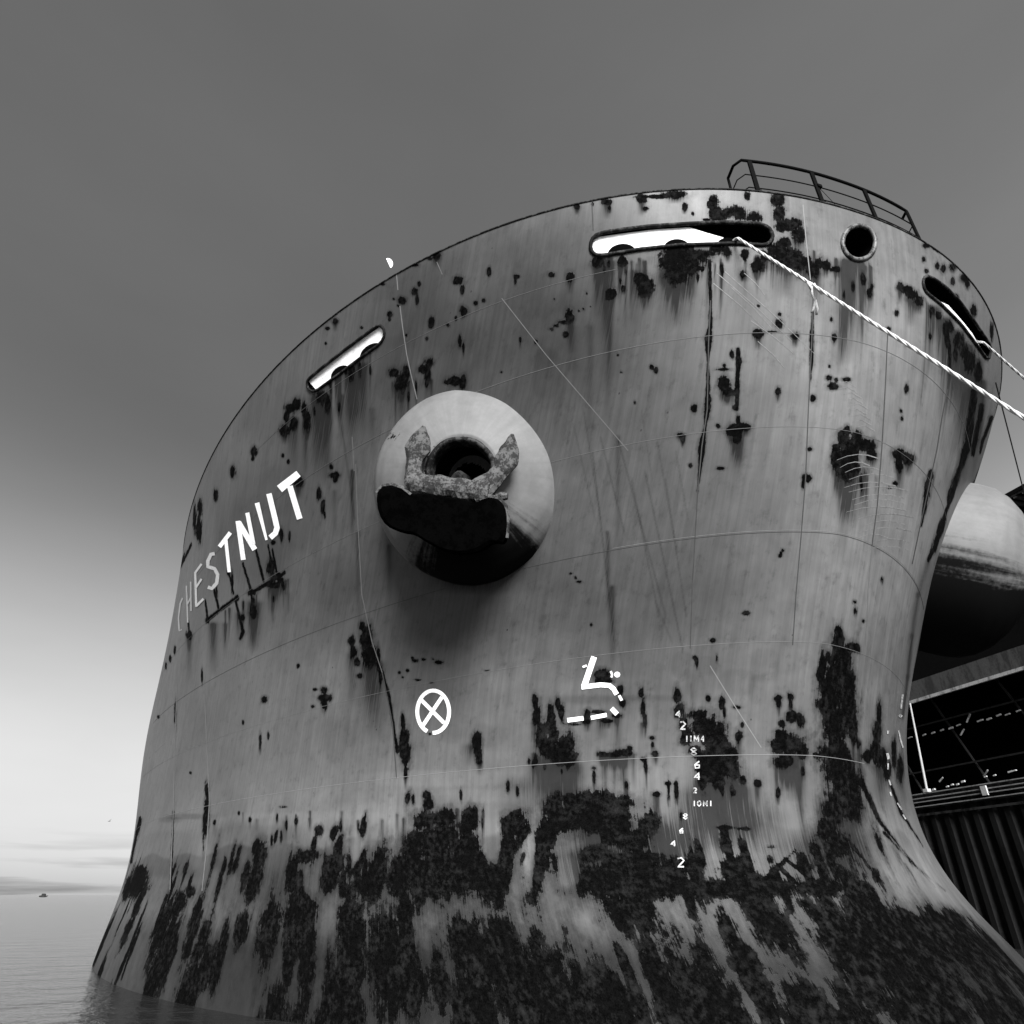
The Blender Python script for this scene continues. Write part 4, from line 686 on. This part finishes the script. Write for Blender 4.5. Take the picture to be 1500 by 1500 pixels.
mb=MB(); mb.box(((X0+X1)/2,BY+7,wz+.35),((X0-X1)/2,0,0),(0,8.4,0),(0,0,.12)); mb.build('roof',MT['shed'],wh)
mb=MB(); x=X0
while x>X1: mb.box((x,BY-.55,wz+.1),(.09,0,0),(0,.75,0),(0,0,.10)); x-=.55
o=mb.build('rafter_tails',MT['slat'],wh)
mb=MB(); mb.box(((X0+X1)/2,BY-1.3,wz+.2),((X0-X1)/2,0,0),(0,.05,0),(0,0,.1)); mb.build('gutter',MT['dark'],wh)
a=aty(1333,1030,BY-.6);b=aty(1358,1158,BY-.6); mb=MB(); mb.tube([a,b],[.05,.075],8); mb.box(b,(.16,0,0),(0,.16,0),(0,0,.1)); mb.build('leaning_post',MT['white2'],wh)
for zz in (qz-.62,qz-.95):
    mb=MB(); mb.box(((X0+X1)/2,QY-.08,zz),((X0-X1)/2,0,0),(0,.06,0),(0,0,.05)); mb.build('waler',MT['dark'],qw)
tm=worn('dim_steel',.022,.01,.4,3)
for i in range(9):
    xa=4-i*5.; mb=MB(); mb.tube([(xa,BY+1.6,qz),(xa-3.2,BY+1.6,zf)],.07,6); mb.build('brace',tm,wh)
for zz in (.35,.7):
    mb=MB(); mb.box(((X0+X1)/2,BY+1.4,qz+(zf-qz)*zz),((X0-X1)/2,0,0),(0,.05,0),(0,0,.05)); mb.build('girt',tm,wh)
rr=random.Random(9)
def row(y0,y1,xs,Y,hw,hh,name):
    for x in xs:
        f=(x-1335)/165; p=aty(x,y0+(y1-y0)*f+rr.uniform(-1.5,1.5),Y); mb=MB(); mb.box(p,(hw*rr.uniform(.6,1.1),0,hw*.1),(0,.05,0),(0,0,hh*rr.uniform(.6,1.1))); mb.build(name,MT['pane'],wh)
row(1080,1040,[1333,1354,1367,1380,1393,1404,1436,1449,1463,1476,1492],BY+1.2,.2,.05,'pale_panel')
row(1163,1126,[1368,1388,1395,1403,1411,1444,1457,1480,1486],BY+.5,.13,.05,'pale_kerbstone')
for (xa,ya,xb,yb) in ((1381,1139,1376,1145),(1447,1128,1441,1137),(1421,1046,1416,1058),(1412,1068,1407,1077)):
    mb=MB(); mb.tube([aty(xa,ya,BY+.6),aty(xb,yb,BY+.6)],.05,6); mb.build('pale_bracket',MT['beam'],wh)
# ------------------------------------------------------------------ moon, bird, distant boat
def emis(name,v):
    m=bpy.data.materials.new(name); m.use_nodes=True; t=m.node_tree; P=t.nodes['Principled BSDF']; P.inputs['Base Color'].default_value=(0,0,0,1); P.inputs['Emission Color'].default_value=(1,1,1,1); P.inputs['Emission Strength'].default_value=v; return m
d=ray(569,385.5); Cm=EYE+d*9000; r_m=9000/F_PX*7.2*.85
e1=RT;e2=UP; mb=MB(); V=[];Fc=[];nu,nvv=12,16; ang=R(-57)
fl_=e1*math.cos(R(-66))+e2*math.sin(R(-66)); bl=e1*math.cos(R(24))+e2*math.sin(R(24)); fwd=np.cross(fl_,bl)
for i in range(nu+1):
    a=math.pi*i/nu
    for j in range(nvv+1):
        b=math.pi*j/nvv; V.append(Cm+r_m*(fl_*math.cos(a)*1.05+math.sin(a)*(bl*math.sin(b)*1.0*.95+fwd*math.cos(b))))
for i in range(nu):
    for j in range(nvv): q=i*(nvv+1)+j; Fc.append((q,q+1,q+nvv+2,q+nvv+1))
mo=mesh('moon',V,Fc,emis('moonlight',1.3),None,True); tag(mo,'small white half moon in the sky just above the bulwark','moon')
p=EYE+ray(160,1203)*120; bd=empty('seabird',tuple(p),'tiny pale bird flying low in the bright left sky','bird')
mb=MB(); mb.tube([p-RT*.2,p,p+RT*.22],[.02,.06,.015],8); mb.build('body',MT['seamm'],bd,True)
for s in(-1,1):
    mb=MB(); mb.add([p-RT*.07,p+RT*.08,p+RT*(.05+s*.12)+UP*.16+FW*s*.3,p-RT*.02+UP*.1+FW*s*.25],[(0,1,2,3)]); mb.build('wing',MT['seamm'],bd)
dd=ray(64,1311); dd=dd/math.hypot(dd[0],dd[1]); p=EYE+dd*900; p[2]=-2
bt=empty('distant_boat',tuple(p),'tiny dark boat on the far horizon at lower left','boat'); rgt=np.array([RT[0],RT[1],0])
mb=MB(); mb.tube([p-rgt*4+Z*.9,p-rgt*3+Z*.6,p+rgt*2+Z*.6,p+rgt*4.5+Z*1.2],[(.5,.6),(.9,1.2),(.9,1.2),(.3,.3)],8); mb.build('hull',MT['dark'],bt)
mb=MB(); mb.box(p+Z*1.9,rgt*1.7,np.cross(Z,rgt)*.9,Z*.9); mb.box(p+Z*2.9-rgt*.3,rgt*1.2,np.cross(Z,rgt)*.7,Z*.25); mb.build('cabin',MT['dark'],bt)
